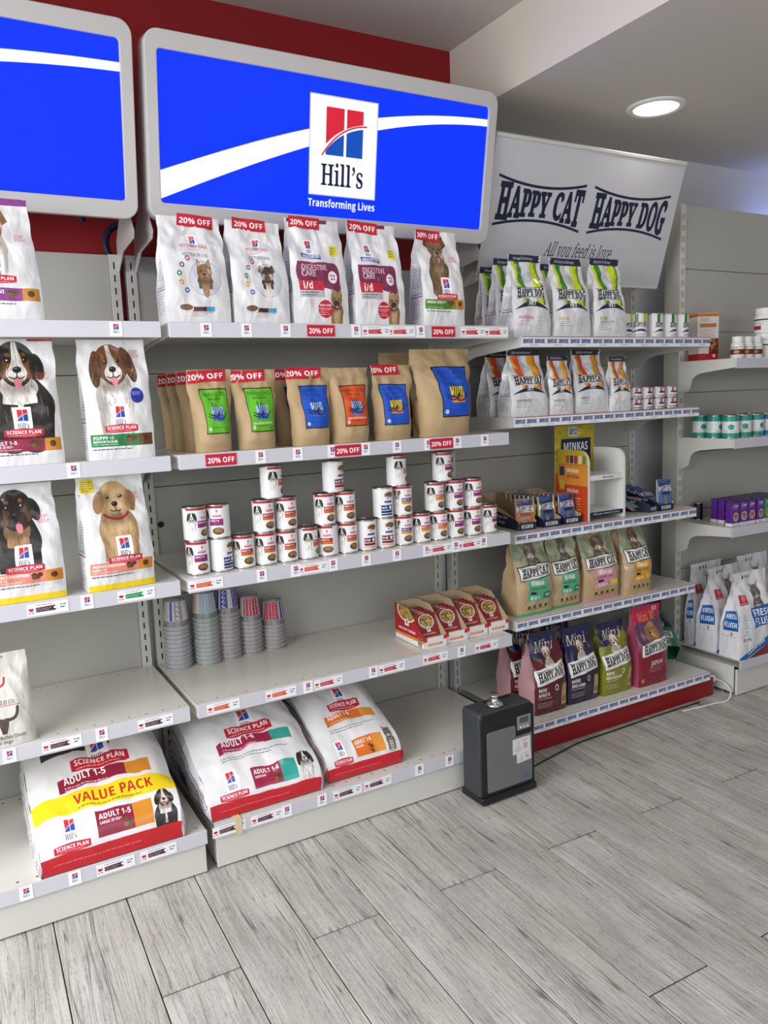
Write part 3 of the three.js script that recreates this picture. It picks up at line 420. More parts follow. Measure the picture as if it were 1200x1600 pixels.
function bagParts(g, f, frontMat, sideMat, backMat, stickers = []) {
  const ny = f.o.ny ?? 30;
  const fp = part(g, 'front_panel', grid(f.o.nx ?? 20, ny, f.front), frontMat);
  part(g, 'gusset', grid(4, ny, f.side(-1)), sideMat); part(g, 'gusset', grid(4, ny, f.side(1)), sideMat);
  part(g, 'back_panel', grid(8, ny, f.back), backMat ?? sideMat);
  for (const [k, s, t, w, h, a] of stickers) {                  // centre in panel fractions, size in metres
    const W = f.o.w, H = f.o.h, ca = Math.cos(a ?? 0), sa = Math.sin(a ?? 0);
    part(fp, 'discount_sticker', grid(8, 3, (i, j) => { const dx = (i - 0.5) * w, dy = (j - 0.5) * h, p = f.front(clamp(s + (dx * ca - dy * sa) / W, 0.01, 0.99), clamp(t + (dx * sa + dy * ca) / H, 0, 1), 0.0016); p[1] += (t + (dx * sa + dy * ca) / H > 1 ? (t + (dx * sa + dy * ca) / H - 1) * H : 0); return p; }), stick.get(k));
  }
}
// a bag standing on a shelf: its front lower corners lie in picture columns uL, uR; its top at picture row vT
function standing(o) {
  const x0 = o.x0 ?? xAt(o.uL, o.y, o.z), x1 = o.x1 ?? xAt(o.uR, o.y, o.z - (o.dz ?? 0)), w = Math.hypot(x1 - x0, o.dz ?? 0), xm = (x0 + x1) / 2, d = o.d ?? 0.09;
  const h = o.h ?? yAt(o.vT, xm, o.z - d / 2 - (o.lean ?? 0) * 0.3) - o.y;
  const turn = Math.atan2(o.dz ?? 0, x1 - x0), g = thing(o.name ?? 'pet_food_bag', o.label, o.category ?? 'bag', [0, 0, 0], turn, o.group);
  g.position.set(xm - Math.sin(turn) * d / 2, o.y + 0.0008, o.z - (o.dz ?? 0) / 2 - Math.cos(turn) * d / 2);
  const f = bagForm({ w, h, d, seed: (seedNow += 1.7), ...o.form, lean: o.lean ?? 0 });
  bagParts(g, f, o.mat, o.side ?? G.white, o.back, o.stickers);
  return Object.assign(g, { f, spec: { w, h, d, xm } });
}

// --- art of the white pet food bags
function plan(o) {
  return tex(320, 512, (c, w, h) => {
    fill(c, '#e6e6e8', 0, 0, w, h); if (o.bg) o.bg(c, w, h);
    if (o.top) fill(c, o.top, 0, 0, w, h * 0.055);
    pet(c, w * o.px, h * o.py, w * o.pr, PETS[o.pet]);
    lines(c, w * 0.74, h * (o.claimY ?? 0.3), w * 0.17, 5, 7, 4.5, '#c8505a');
    if (o.bottom) fill(c, o.bottom, 0, h * 0.945, w, h * 0.055);
    const by = h * o.band, bh = h * 0.1;
    if (o.grey) fill(c, '#d9d9db', w * 0.05, by - 4, w * 0.9, bh + 22);
    fill(c, o.col, w * 0.04, by, w * 0.93, bh); fill(c, o.col2, w * 0.75, by, w * 0.22, bh); oval(c, w * 0.86, by + bh * 0.45, 14, 13, '#5a3210');
    for (let i = 0; i < 4; i++) oval(c, w * (0.6 + 0.04 * (i % 3)), by + bh * (0.35 + 0.18 * (i % 2)), 12, 10, ['#4a2c12', '#6b4420', '#5a3818', '#7a5028'][i]);
    text(c, o.t1, w * 0.07, by + bh * 0.3, bh * (o.ts ?? 0.42), '#fff', { align: 'left' }); if (o.t2) text(c, o.t2, w * 0.07, by + bh * 0.62, bh * 0.26, '#fff', { align: 'left' });
    lines(c, w * 0.07, by + bh * 0.8, w * 0.42, 1, 6, 5, '#ffffffcc'); lines(c, w * 0.06, by + bh + 10, w * 0.86, 1, 8, 6, '#2a2a30', 8);
    emblem(c, w * (o.ex ?? 0.5), h * o.ey, w * 0.23); ribbon(c, w * (o.ex ?? 0.5), h * o.ey + w * 0.27, w * 0.5);
    if (o.extra) o.extra(c, w, h);
  });
}
const art = {
  purple: plan({ pet: 'russell', px: 0.42, py: 0.24, pr: 0.2, top: '#8a3a8c', ey: 0.47, ex: 0.44, band: 0.74, col: '#8c2a8a', col2: '#c8862a', t1: 'SMALL & MINI' }),
  bernese: plan({ pet: 'bernese', px: 0.5, py: 0.19, pr: 0.28, ey: 0.54, band: 0.79, col: '#8e1538', col2: '#d08a20', t1: 'ADULT 1-5', t2: 'LARGE 25 KG+', claimY: 0.27, extra: (c, w) => fill(c, '#c8202e', w * 0.68, 0, w * 0.32, 9) }),
  beagle: plan({ pet: 'beagle', px: 0.46, py: 0.2, pr: 0.265, ey: 0.54, ex: 0.5, band: 0.79, col: '#1c7c3c', col2: '#6b4420', t1: 'PUPPY <1', t2: 'MEDIUM 10-25 KG', claimY: 0.09, extra: (c, w, h) => { oval(c, w * 0.79, h * 0.47, 34, 34, '#1c2a9c'); lines(c, w * 0.71, h * 0.44, 50, 2, 9, 5, '#cfd6ff'); } }),
  pup: plan({ pet: 'blackpup', px: 0.45, py: 0.21, pr: 0.27, ey: 0.51, band: 0.74, col: '#e88a76', col2: '#d08a30', t1: 'PERFECT DIGESTION', t2: 'PUPPY <1', ts: 0.3, bottom: '#f2d414', claimY: 0.28, grey: true }),
  lab: plan({ pet: 'lab', px: 0.52, py: 0.2, pr: 0.25, ey: 0.53, ex: 0.56, band: 0.75, col: '#e88a76', col2: '#d08a30', t1: 'PERFECT DIGESTION', t2: 'PUPPY <1', ts: 0.3, bottom: '#f2d414', claimY: 0.16, grey: true, extra: (c, w, h) => { fill(c, '#e8cf28', 14, 8, 64, 64); lines(c, 20, 18, 52, 5, 10, 5, '#6a5a10'); } }),
  senior: plan({ pet: 'wirehair', px: 0.44, py: 0.19, pr: 0.21, ey: 0.49, ex: 0.56, band: 0.72, col: '#4d8a22', col2: '#d0862a', t1: 'SENIOR VITALITY', ts: 0.34, claimY: 0.26 }),
};
const essentials = (p, name) => tex(320, 480, (c, w, h) => {
  fill(c, '#e4e4e6', 0, 0, w, h); emblem(c, w * 0.5, h * 0.16, w * 0.17); text(c, 'VET ESSENTIALS', w * 0.5, h * 0.275, 21, '#c04a56', { width: w * 0.42 }); lines(c, w * 0.3, h * 0.3, w * 0.36, 2, 9, 4, '#c88a90'); text(c, name, w * 0.52, h * 0.36, 19, '#5a6070', { font: SERIF, width: w * 0.4 });
  oval(c, w * 0.62, h * 0.58, w * 0.25, w * 0.25, '#b9bcc4'); oval(c, w * 0.62, h * 0.58, w * 0.235, w * 0.235, '#cfd3da'); pet(c, w * 0.62, h * 0.52, w * 0.12, PETS[p]);
  ['#b84a78', '#7a4a98', '#2f8a5a', '#e0a030', '#3a6ab8'].forEach((k, i) => { const a = 2.2 + i * 0.42; oval(c, w * 0.62 + Math.cos(a) * w * 0.36 - 8, h * 0.56 - Math.sin(a) * w * 0.3, 12, 12, k); oval(c, w * 0.62 + Math.cos(a) * w * 0.36 - 8, h * 0.56 - Math.sin(a) * w * 0.3, 5, 5, '#fff'); });
  shapeOf(c, [[w * 0.34, h * 0.845], [w * 0.74, h * 0.845], [w * 0.74, h * 0.885], [w * 0.34, h * 0.885]], '#4a2430'); fill(c, '#38a0d8', w * 0.6, h * 0.845, w * 0.14, h * 0.04); fill(c, '#d8b080', w * 0.36, h * 0.888, w * 0.36, 5);
  oval(c, w * 0.3, h * 0.86, 34, 20, '#d9d9dc'); oval(c, w * 0.3, h * 0.85, 31, 14, '#6a4222'); lines(c, w * 0.36, h * 0.91, w * 0.3, 2, 8, 3.5, '#888');
});
art.york = essentials('york', 'NEUTERED DOG'); art.chi = essentials('chi', 'NEUTERED DOG');
art.digest = tex(320, 480, (c, w, h) => {
  fill(c, '#e5e5e8', 0, 0, w, h); fill(c, '#7a1f4e', w * 0.03, 0, w * 0.74, h * 0.035); emblem(c, w * 0.36, h * 0.2, w * 0.16);
  shapeOf(c, [[w * 0.2, h * 0.33], [w * 0.56, h * 0.345], [w * 0.56, h * 0.385], [w * 0.2, h * 0.37]], '#1f3a9a'); text(c, 'PRESCRIPTION', w * 0.38, h * 0.358, 17, '#fff', { width: w * 0.32 });
  c.beginPath(); c.moveTo(w * 0.1, h * 0.41); c.lineTo(w * 0.78, h * 0.41); c.quadraticCurveTo(w * 0.86, h * 0.42, w * 0.86, h * 0.5); c.lineTo(w * 0.86, h * 0.7); c.lineTo(w * 0.6, h * 0.66); c.lineTo(w * 0.1, h * 0.58); c.closePath(); c.fillStyle = '#7a1f4e'; c.fill();
  text(c, 'DIGESTIVE', w * 0.17, h * 0.465, 34, '#f4e8ef', { align: 'left', bold: false, width: w * 0.46 }); text(c, 'CARE', w * 0.17, h * 0.52, 34, '#f4e8ef', { align: 'left', bold: false });
  fill(c, '#c4162e', w * 0.1, h * 0.585, w * 0.44, h * 0.095); text(c, 'i/d', w * 0.16, h * 0.633, 46, '#fff', { align: 'left' }); fill(c, '#b9b9bf', w * 0.1, h * 0.685, w * 0.44, h * 0.06); lines(c, w * 0.14, h * 0.695, w * 0.34, 2, 12, 7, '#55555c');
  oval(c, w * 0.72, h * 0.55, 28, 28, '#efe9ee'); for (const [a, b] of [[-8, -8], [8, -6], [-6, 8], [9, 8]]) oval(c, w * 0.72 + a, h * 0.55 + b, 5, 5, '#7a1f4e');
  fill(c, '#ead92e', w * 0.74, h * 0.25, w * 0.15, h * 0.09); lines(c, w * 0.76, h * 0.265, w * 0.11, 3, 11, 5, '#6a5a10');
  oval(c, w * 0.2, h * 0.79, 15, 15, '#d8d8dc'); oval(c, w * 0.33, h * 0.79, 15, 15, '#f0d8d0'); pet(c, w * 0.76, h * 0.76, w * 0.115, PETS.shepherd);
  oval(c, w * 0.55, h * 0.85, 40, 40, '#c4162e'); text(c, 'NEW LOOK', w * 0.55, h * 0.815, 12, '#fff'); fill(c, '#f4d8da', w * 0.43, h * 0.84, w * 0.23, 3); lines(c, w * 0.45, h * 0.855, w * 0.19, 3, 10, 5, '#f2c0c4');
});
const A2z = 0.455, hx = { seal: 0.028 };
standing({ uL: -58, uR: 70, vT: 309, y: Y.b1, z: 0.46, d: 0.1, mat: film(art.purple), form: { tw: 0.86 }, label: 'white dog food bag with a purple top strip on the uppermost shelf' });
standing({ uL: -20, uR: 102, h: 0.347, y: Y.b2, z: 0.46, d: 0.1, mat: film(art.bernese), form: { tw: 1.0 }, label: 'white dog food bag picturing a black and white mountain dog' });
standing({ uL: 141, uR: 243, h: 0.345, y: Y.b2, z: 0.465, d: 0.1, mat: film(art.beagle), form: { tw: 1.02 }, label: 'white puppy food bag picturing a beagle with a green stripe' });
standing({ uL: -18, uR: 105, vT: 757, y: Y.b3, z: 0.47, d: 0.1, mat: film(art.pup), form: { tw: 0.92 }, label: 'white puppy food bag picturing a black pup licking its nose' });
standing({ uL: 140, uR: 243, vT: 744, y: Y.b3, z: 0.48, d: 0.1, dz: 0.015, mat: film(art.lab), form: { tw: 0.98 }, label: 'white puppy food bag picturing a tan labrador puppy' });
const off = (s, a = -0.05, t = 0.965) => [['off', s, t, 0.112, 0.037, a]];
const b1 = [
  [262, 362, 340, 'york', off(0.6), 'white bag with a terrier in a round frame'],
  [368, 454, 347, 'chi', off(0.42), 'white bag with a small dark brown long haired dog in a round frame'],
  [461, 546, 344, 'digest', off(0.35, -0.03), 'white digestive care bag with maroon panel standing next to the round framed dark dog bag'],
  [557, 633, 352, 'digest', off(0.32, -0.06), 'white digestive care bag with maroon panel standing next to the green banded senior bag'],
  [663, 726, 363, 'senior', [['off30', 0.3, 0.955, 0.105, 0.037, -0.02]], 'white senior dog food bag with a green band and brown wire haired dog'],
];
for (const [uL, uR, vT, a, stickers, label] of b1) standing({ uL, uR, vT, y: Y.b1, z: 0.45, d: 0.1, mat: art[a].mat ??= film(art[a]), stickers, form: { tw: 0.98, cr: 0.0065, bulge: 0.1 }, label, group: 'white bags under the emblem sign' });
standing({ uL: 470, uR: 540, vT: 372, y: Y.b1, z: 0.3, d: 0.08, mat: side2(0xc8922a), side: side2(0xc8922a), label: 'ochre yellow bag half hidden behind the digestive care bags' });

// --- brown kraft bird food pouches
const birdTex = (bg, sq, sq2, ink, band) => tex(256, 320, (c, w, h) => {
  fill(c, '#101010', 0, 0, w, h); c.fillStyle = bg; c.beginPath(); c.roundRect(7, 7, w - 14, h - 14, 12); c.fill();
  text(c, 'HARRISON’S', w / 2, 40, 34, ink, { bold: false, width: w * 0.84, tall: 1.15 }); text(c, 'BIRD FOODS', w / 2, 72, 18, ink, { width: w * 0.5 });
  const a = 74, b = 128, s = 112; fill(c, sq2, a, b, s, s * 0.92); fill(c, sq, a, b, s, s * 0.5);
  c.strokeStyle = ink === '#0c2a90' ? '#0a1034' : '#141a3c'; c.lineCap = 'round';
  for (let i = 0; i < 5; i++) { c.lineWidth = 7 - i * 0.4; c.beginPath(); c.moveTo(44 + i * 20, 176 + i * 8); c.bezierCurveTo(70 + i * 14, 205 + i * 3, 112 + i * 8, 190 + i * 4, 122 + i * 15, 108 + i * 11); c.stroke(); }
  c.lineWidth = 8; c.beginPath(); c.moveTo(40, 196); c.quadraticCurveTo(110, 238, 140, 170); c.moveTo(214, 170); c.quadraticCurveTo(180, 235, 120, 214); c.moveTo(92, 100); c.lineTo(96, 150); c.stroke();
  if (band) { text(c, band, w / 2, 258, 17, '#f4f4e8', { width: w * 0.8 }); } lines(c, 44, 274, 150, 1, 8, 6, ink); oval(c, 36, h - 34, 15, 13, '#f2f2ee'); text(c, 'ORG', 36, h - 34, 11, '#333'); lines(c, w - 60, h - 36, 44, 2, 10, 5, ink);
});
const bird = { green: paper(birdTex('#5fb81e', '#9ac0f0', '#3a6ac8', '#16240c')), lime: paper(birdTex('#5fb81e', '#9ac0f0', '#3a6ac8', '#16240c', 'ADULT LIFETIME SUPER FINE')), blue: paper(birdTex('#1452c4', '#a8c8f4', '#3a66c8', '#0c2a90')), orange: paper(birdTex('#d8521c', '#9ac0f0', '#4a70c8', '#3a1408', 'ADULT LIFETIME SUPER FINE')), yellow: paper(birdTex('#1452c4', '#f4d838', '#e88a28', '#0c2a90')) };
const kraftTex = tex(256, 256, (c, w, h) => { fill(c, '#b79d76', 0, 0, w, h); const r = rng(9); for (let i = 0; i < 5000; i++) { c.globalAlpha = 0.08 + 0.1 * r(); fill(c, r() < 0.5 ? '#8a7048' : '#d8c298', r() * w, r() * h, 1 + 5 * r(), 1); } });
const kraft = paper(kraftTex, { roughness: 0.7 });
function pouch(o) {
  const g = standing({ name: 'kraft_pouch', category: 'pouch', d: 0.085, mat: kraft, side: kraft, ...o, form: { tw: 1.2, bw: 0.98, round: 0.9, t0: 0.12, bulge: 0.1, cr: 0.006, seal: 0.02, ...o.form } });
  const fp = g.children[0], f = g.f, [l0, l1, m0, m1] = o.lab ?? [0.24, 0.9, 0.22, 0.77];
  if (o.print) part(fp, 'label', grid(14, 18, (i, j) => f.front(lerp(l0, l1, i) + 0.02 * Math.sin(j * 5), lerp(m0, m1, j), 0.0012)), o.print, 'printed front label');
  part(g, 'seam_line', grid(10, 1, (i, j) => f.front(lerp(0.02, 0.98, i), 0.87 + 0.006 * j, 0.0007)), M.kraft);
  return g;
}
const bt = { green: 'green', lime: 'green', blue: 'blue', orange: 'orange', yellow: 'blue and yellow' };
const pz = 0.462;
const p1 = pouch({ uL: 312, uR: 369, vT: 578, y: Y.b2, z: pz, print: bird.green, stickers: off(0.4, 0.05, 0.92), label: 'kraft pouch with a bright green label, front of its row at the shelf end', group: 'kraft bird food pouches' });
for (const [i, label] of [[1, 'kraft pouch with a green label directly behind the front green one'], [2, 'kraft pouch second behind the front green labelled one'], [3, 'kraft pouch at the back of the green labelled row']]) dup(p1, [p1.position.x - 0.006 * i, p1.position.y, p1.position.z - 0.1 * i], 0.03 * i, label, 'kraft bird food pouches');
const p2 = pouch({ uL: 380, uR: 438, vT: 578, y: Y.b2, z: pz, print: bird.lime, stickers: off(0.3, 0.04, 0.92), label: 'kraft pouch with a bright green label and a white text line', group: 'kraft bird food pouches' });
const p3 = pouch({ uL: 465, uR: 523, vT: 575, y: Y.b2, z: pz, print: bird.blue, form: { tw: 1.22 }, stickers: off(0.36, -0.02, 0.93), label: 'kraft pouch with a blue label and pale square, front of its row', group: 'kraft bird food pouches' });
dup(p3, [p3.position.x - 0.01, p3.position.y, p3.position.z - 0.1], 0.02, 'kraft pouch with a blue label hidden behind the front blue one', 'kraft bird food pouches');
pouch({ uL: 528, uR: 584, vT: 575, y: Y.b2, z: pz, print: bird.orange, form: { tw: 1.12 }, label: 'kraft pouch with an orange label', group: 'kraft bird food pouches' });
pouch({ uL: 595, uR: 650, vT: 571, y: Y.b2, z: pz - 0.01, print: bird.yellow, form: { tw: 1.12 }, stickers: off(0.3, 0.02, 0.94), lab: [0.14, 0.84, 0.2, 0.75], label: 'small kraft pouch with a blue label and yellow square', group: 'kraft bird food pouches' });
const p6 = pouch({ uL: 664, uR: 742, vT: 546, y: Y.b2, z: 0.455, d: 0.12, print: bird.yellow, lab: [0.3, 0.9, 0.22, 0.8], form: { t0: 0.4, round: 0.6, bulge: 0.18, tw: 1.18 }, label: 'large kraft pouch with a blue label and yellow square', group: 'kraft bird food pouches' });
dup(p6, [p6.position.x - 0.02, p6.position.y, p6.position.z - 0.19], 0, 'large kraft pouch standing behind the large blue labelled one', 'kraft bird food pouches');

// --- cans
function canForm(r, h) {
  const V = (a) => a.map(([x, y]) => new THREE.Vector2(x, y));
  return { body: new THREE.CylinderGeometry(r, r, h - 0.009, 40, 1, true).translate(0, h / 2, 0), top: new THREE.LatheGeometry(V([[r, h - 0.0045], [r + 0.0012, h - 0.004], [r + 0.0014, h - 0.001], [r + 0.0004, h], [r - 0.0012, h - 0.0008], [r - 0.002, h - 0.004], [r * 0.8, h - 0.0044], [r * 0.78, h - 0.0036], [0.0001, h - 0.0036]]), 40), bottom: new THREE.LatheGeometry(V([[0.0001, 0.003], [r - 0.003, 0.003], [r - 0.002, 0.0004], [r + 0.0004, 0], [r + 0.0014, 0.001], [r + 0.0012, 0.004], [r, 0.0045]]), 40) };
}
function makeCan(form, mat, name, label, pos, turn, group) {
  const g = thing(name, label, 'can', pos, turn, group); part(g, 'label', form.body, mat, 'printed paper label'); part(g, 'lid', form.top, M.tin); part(g, 'base_rim', form.bottom, M.tin); return g;
}
const canArt = (o) => tex(640, 256, (c, w, h) => {
  fill(c, '#e8e8ea', 0, 0, w, h); lines(c, 14, 30, 130, 17, 12, 5, '#9a9aa0', 4); lines(c, 500, 30, 126, 17, 12, 5, '#9a9aa0', 14); fill(c, '#222', 24, 190, 60, 30);
  const cx = w / 2;
  if (o.rx) { fill(c, o.col, cx - 30, 150, 130, 44); fill(c, o.col, cx - 30, 200, 130, 22); oval(c, cx + 70, 172, 16, 16, '#fff'); text(c, o.rx, cx + 4, 172, 26, '#fff', { width: 56 }); oval(c, cx + 60, 58, 58, 30, '#c9b8a4'); oval(c, cx + 60, 54, 50, 24, '#7a5434'); for (let i = 0; i < 16; i++) oval(c, cx + 24 + (i * 37) % 74, 42 + (i * 13) % 26, 8, 6, ['#8e6844', '#5e3c20', '#a07a52'][i % 3]); fill(c, '#2a4a98', cx + 6, 110, 84, 18); emblem(c, cx + 40, 72, 30); fill(c, o.low ?? '#e8a890', cx - 30, 228, 130, 16); return; }
  fill(c, '#b81a2c', cx - 110, 0, 232, 17);
  pet(c, cx - 58, 66, 34, PETS[o.pet]);
  emblem(c, cx + 64, 26, 32); ribbon(c, cx + 64, 72, 78, 'SCIENCE PLAN'); fill(c, o.col, cx - 8, 104, 128, 30); fill(c, o.col2, cx - 8, 134, 128, 26); text(c, 'ADULT 1-6', cx + 40, 119, 20, '#fff', { width: 84 });
  oval(c, cx + 70, 205, 52, 30, '#4a2c18'); oval(c, cx + 70, 200, 46, 24, '#7a4e2c'); for (let i = 0; i < 20; i++) oval(c, cx + 36 + (i * 29) % 70, 186 + (i * 11) % 30, 8, 6, ['#9a6a3e', '#6a3e1e', '#b8824e', '#7c9048'][i % 4]);
});
const canMat = { purple: paper(canArt({ pet: 'spaniel', col: '#8a2a6e', col2: '#8a2a6e' }), { roughness: 0.3 }), red: paper(canArt({ pet: 'spaniel', col: '#a51c30', col2: '#cc6a24' }), { roughness: 0.3 }), orange: paper(canArt({ pet: 'spaniel', col: '#b83a3a', col2: '#e0902a' }), { roughness: 0.3 }), blue: paper(canArt({ pet: 'smalldog', col: '#2c3a80', col2: '#e0902a' }), { roughness: 0.3 }), rxblue: paper(canArt({ rx: 'w/d', col: '#1f3070', low: '#1f3070' }), { roughness: 0.3 }), rxred: paper(canArt({ rx: 'i/d', col: '#6a1f34' }), { roughness: 0.3 }) };
const canName = { purple: 'dog food can with purple panel', red: 'dog food can with red panel', orange: 'dog food can with orange panel', blue: 'small dog food can with blue panel', rxblue: 'diet food can with navy panel', rxred: 'diet food can with maroon panel' };
const big = canForm(0.0362, 0.1075), cans = [];
const row1 = [[311, 'purple', 0], [348, 'rxblue', 0.7], [384, 'red', 0], [418, 'red', 0.1], [451, 'red', 0], [482, 'red', 0.75], [513, 'red', -0.6], [543, 'red', 0.1], [572, 'rxred', 0.1], [602, 'rxred', 0], [630, 'blue', -0.1], [657, 'orange', 0.1], [683, 'orange', 0], [710, 'purple', 0], [737, 'purple', 0], [762, 'purple', 0.45]];
const row2 = [[306, 'purple', 0.55], [343, 'purple', -0.55], [413, 'red', 0.15], [448, 'red', 0.1], [508, 'red', 0.1], [540, 'red', 0], [599, 'rxblue', 0.1], [629, 'blue', 0], [679, 'orange', 0.15], [709, 'purple', 0.05], [738, 'purple', 0.1]];
const row3 = [[425, 'red', 0.9], [521, 'rxred', 0.5], [620, 'orange', 0.8], [691, 'purple', 0.3]];
const where = ['bottom row', 'second tier', 'topmost can'];
const canZ = 0.418, ORD = ['first', 'second', 'third', 'fourth', 'fifth', 'sixth', 'seventh', 'eighth', 'ninth', 'tenth', 'eleventh', 'twelfth', 'thirteenth', 'fourteenth', 'fifteenth', 'sixteenth'];
const spaced = (row, y) => { const x = row.map(([u]) => xAt(u, y, canZ)); for (let n = 0; n < 60; n++) for (let i = 1; i < x.length; i++) { const gap = 0.0758 - (x[i] - x[i - 1]); if (gap > 0) { x[i] += gap / 2; x[i - 1] -= gap / 2; } } return x; };
for (const [k, rowN] of [row1, row2, row3].entries()) for (const [at, [u, t, turn]] of rowN.entries()) {
  const y = Y.b3 + 0.0006 + k * 0.1077, label = canName[t] + ', ' + where[k] + ', ' + ORD[at] + ' from the puppy bag end';
  makeCan(big, canMat[t], 'food_can', label, [(rowN.xs ??= spaced(rowN, y))[at], y, canZ], Math.PI - 0.5 + turn, 'stacked dog food cans');
}

// --- stacked clear cups, mouth down
{
  const printTex = (field, dots, bar, part2) => tex(256, 96, (c, w, h) => { fill(c, '#c4c4c6', 0, 0, w, h); const r = rng(field.charCodeAt(2)); for (let s = 0; s < 2; s++) { const o = s * 128; fill(c, field, o, 2, 60, h - 4); for (let i = 0; i < 5; i++) for (let j = 0; j < 8; j++) oval(c, o + 7 + i * 12 + r() * 2, 9 + j * 11, 3.2, 3.6, dots); fill(c, bar, o + 66, 2, 9, h - 4); fill(c, part2, o + 84, 2, 26, h - 4); for (let j = 0; j < 4; j++) { c.strokeStyle = '#e4e4ea'; c.lineWidth = 4; c.beginPath(); c.arc(o + 97, 14 + j * 23, 6, 0.5, 5); c.stroke(); } } });
  const clear = new THREE.MeshPhysicalMaterial({ color: 0xeef0f0, roughness: 0.08, transmission: 0.9, thickness: 0, side: THREE.DoubleSide });
  const rimMat = new THREE.MeshPhysicalMaterial({ color: 0xdcdcda, roughness: 0.15, transmission: 0.35, thickness: 0 }), tint = [0xc9ccd2, 0xc2cbc6, 0xc8b2b4, 0xc9b0b2, 0xc8b0b2].map((k) => new THREE.MeshPhysicalMaterial({ color: k, roughness: 0.2, transmission: 0.3, thickness: 0 }));
  const inks = [['#b9a8a4', '#cfcfd2', '#2c4a9c', '#9a8a88'], ['#9aa8b8', '#b8c0cc', '#2c4a9c', '#b8a078'], ['#22348e', '#c8cce0', '#3a2a7a', '#22348e'], ['#a42a3a', '#d8b8bc', '#2a2f86', '#9a3a5a'], ['#a8283a', '#d8a8ae', '#24409a', '#24409a']].map((a) => paper(printTex(...a), { roughness: 0.2 }));
  const cupGeo = new THREE.LatheGeometry([[0.0001, 0.104], [0.0335, 0.104], [0.035, 0.1025], [0.0455, 0.004], [0.0475, 0.003], [0.0485, 0.0012], [0.0475, 0]].map(([a, b]) => new THREE.Vector2(a, b)), 32);
  const rimGeo = new THREE.TorusGeometry(0.0475, 0.0017, 8, 36).rotateX(Math.PI / 2).translate(0, 0.0018, 0);
  const band = (() => { const g = new THREE.CylinderGeometry(0.0365, 0.0438, 0.07, 32, 1, true); return g.translate(0, 0.058, 0); })();
  const stacks = [[281, 1035, 935, 'with pale print beside the upright'], [326, 1029, 921, 'with grey blue print'], [359, 1020, 915, 'with dark blue print'], [393, 1011, 926, 'with red dotted print'], [429, 1004, 933, 'with bright red and blue print']];
  const zs = [0.085, 0.1, 0.085, 0.075, 0.075];
  stacks.forEach(([u, , vT, say], s) => {
    const z = zs[s], y0 = Y.b4 + 0.0008, x = xAt(u, y0, z), H = yAt(vT, x, z) - y0, pitch = 0.0155, n = Math.max(3, Math.round((H - 0.104) / pitch) + 1);
    let first;
    for (let k = 0; k < n; k++) {
      const top = k === n - 1, label = (top ? 'topmost clear cup of the stack ' : 'nested clear cup in the stack ') + say, pos = [x + 0.0008 * Math.sin(k * 2 + s), y0 + k * pitch, z];
      const g = thing('plastic_cup', label, 'cup', pos, k * 0.7 + s, 'stacked plastic cups'); part(g, 'cup_wall', cupGeo, clear); part(g, 'rim', rimGeo, rimMat);
      if (top) part(g, 'printed_band', band, inks[s], 'red and blue printed band');
      else part(g, 'printed_band', first ??= new THREE.CylinderGeometry(0.0436, 0.0453, 0.011, 32, 1, true).translate(0, 0.0105, 0), tint[s]);
    }
  });
}

// --- four display boxes of cat pouches
const pouchTex = tex(192, 288, (c, w, h) => { fill(c, '#8e1c26', 0, 0, w, h); oval(c, w * 0.5, h * 0.26, 74, 66, '#efe4d0'); oval(c, w * 0.5, h * 0.26, 66, 58, '#6a5426'); const r = rng(3); for (let i = 0; i < 90; i++) { const a = r() * 7, q = Math.sqrt(r()); oval(c, w * 0.5 + Math.cos(a) * q * 58, h * 0.26 + Math.sin(a) * q * 50, 8, 6, ['#a88a48', '#7c9038', '#c0743a', '#8a6a30', '#d0b060'][(r() * 5) | 0]); } emblem(c, w * 0.5, h * 0.44, 34); text(c, 'HEALTHY CUISINE', w * 0.5, h * 0.66, 17, '#f4e0d0', { width: 130 }); fill(c, '#d8862a', 0, h * 0.74, w, h * 0.18); lines(c, 20, h * 0.78, 150, 3, 13, 6, '#fff3d8'); });
const boxSide = tex(256, 256, (c, w, h) => { fill(c, '#a81c28', 0, 0, w, h); oval(c, w * 0.42, h * 0.12, 84, 80, '#efe4d0'); oval(c, w * 0.42, h * 0.12, 74, 70, '#8a6a34'); const r = rng(6); for (let i = 0; i < 90; i++) { const a = r() * 7, q = Math.sqrt(r()); oval(c, w * 0.42 + Math.cos(a) * q * 66, h * 0.12 + Math.sin(a) * q * 62, 8, 6, ['#c0a258', '#8a9a40', '#c88a4a', '#a88440'][(r() * 4) | 0]); } emblem(c, w * 0.42, h * 0.36, 34); text(c, 'HEALTHY CUISINE', w * 0.42, h * 0.66, 22, '#fff', { width: 150, turn: 0.02 }); fill(c, '#e08a30', 0, h * 0.78, w, h * 0.08); fill(c, '#e9e6e2', 0, h * 0.86, w, h * 0.14); pet(c, w * 0.86, h * 0.8, 17, PETS.browncat); });
const boxFront = tex(192, 96, (c, w, h) => { fill(c, '#e4e2e0', 0, 0, w, h); fill(c, '#c8202e', 0, 0, 26, 34); fill(c, '#c8202e', w - 26, 0, 26, 34); fill(c, '#d8702a', 34, 52, 120, 20); lines(c, 40, 58, 108, 1, 8, 7, '#fff'); });
const uvBy = (g, fx, fy) => { const P = g.attributes.position, U = g.attributes.uv; for (let i = 0; i < P.count; i++) U.setXY(i, fx(P.getX(i), P.getY(i), P.getZ(i)), fy(P.getX(i), P.getY(i), P.getZ(i))); return g; };
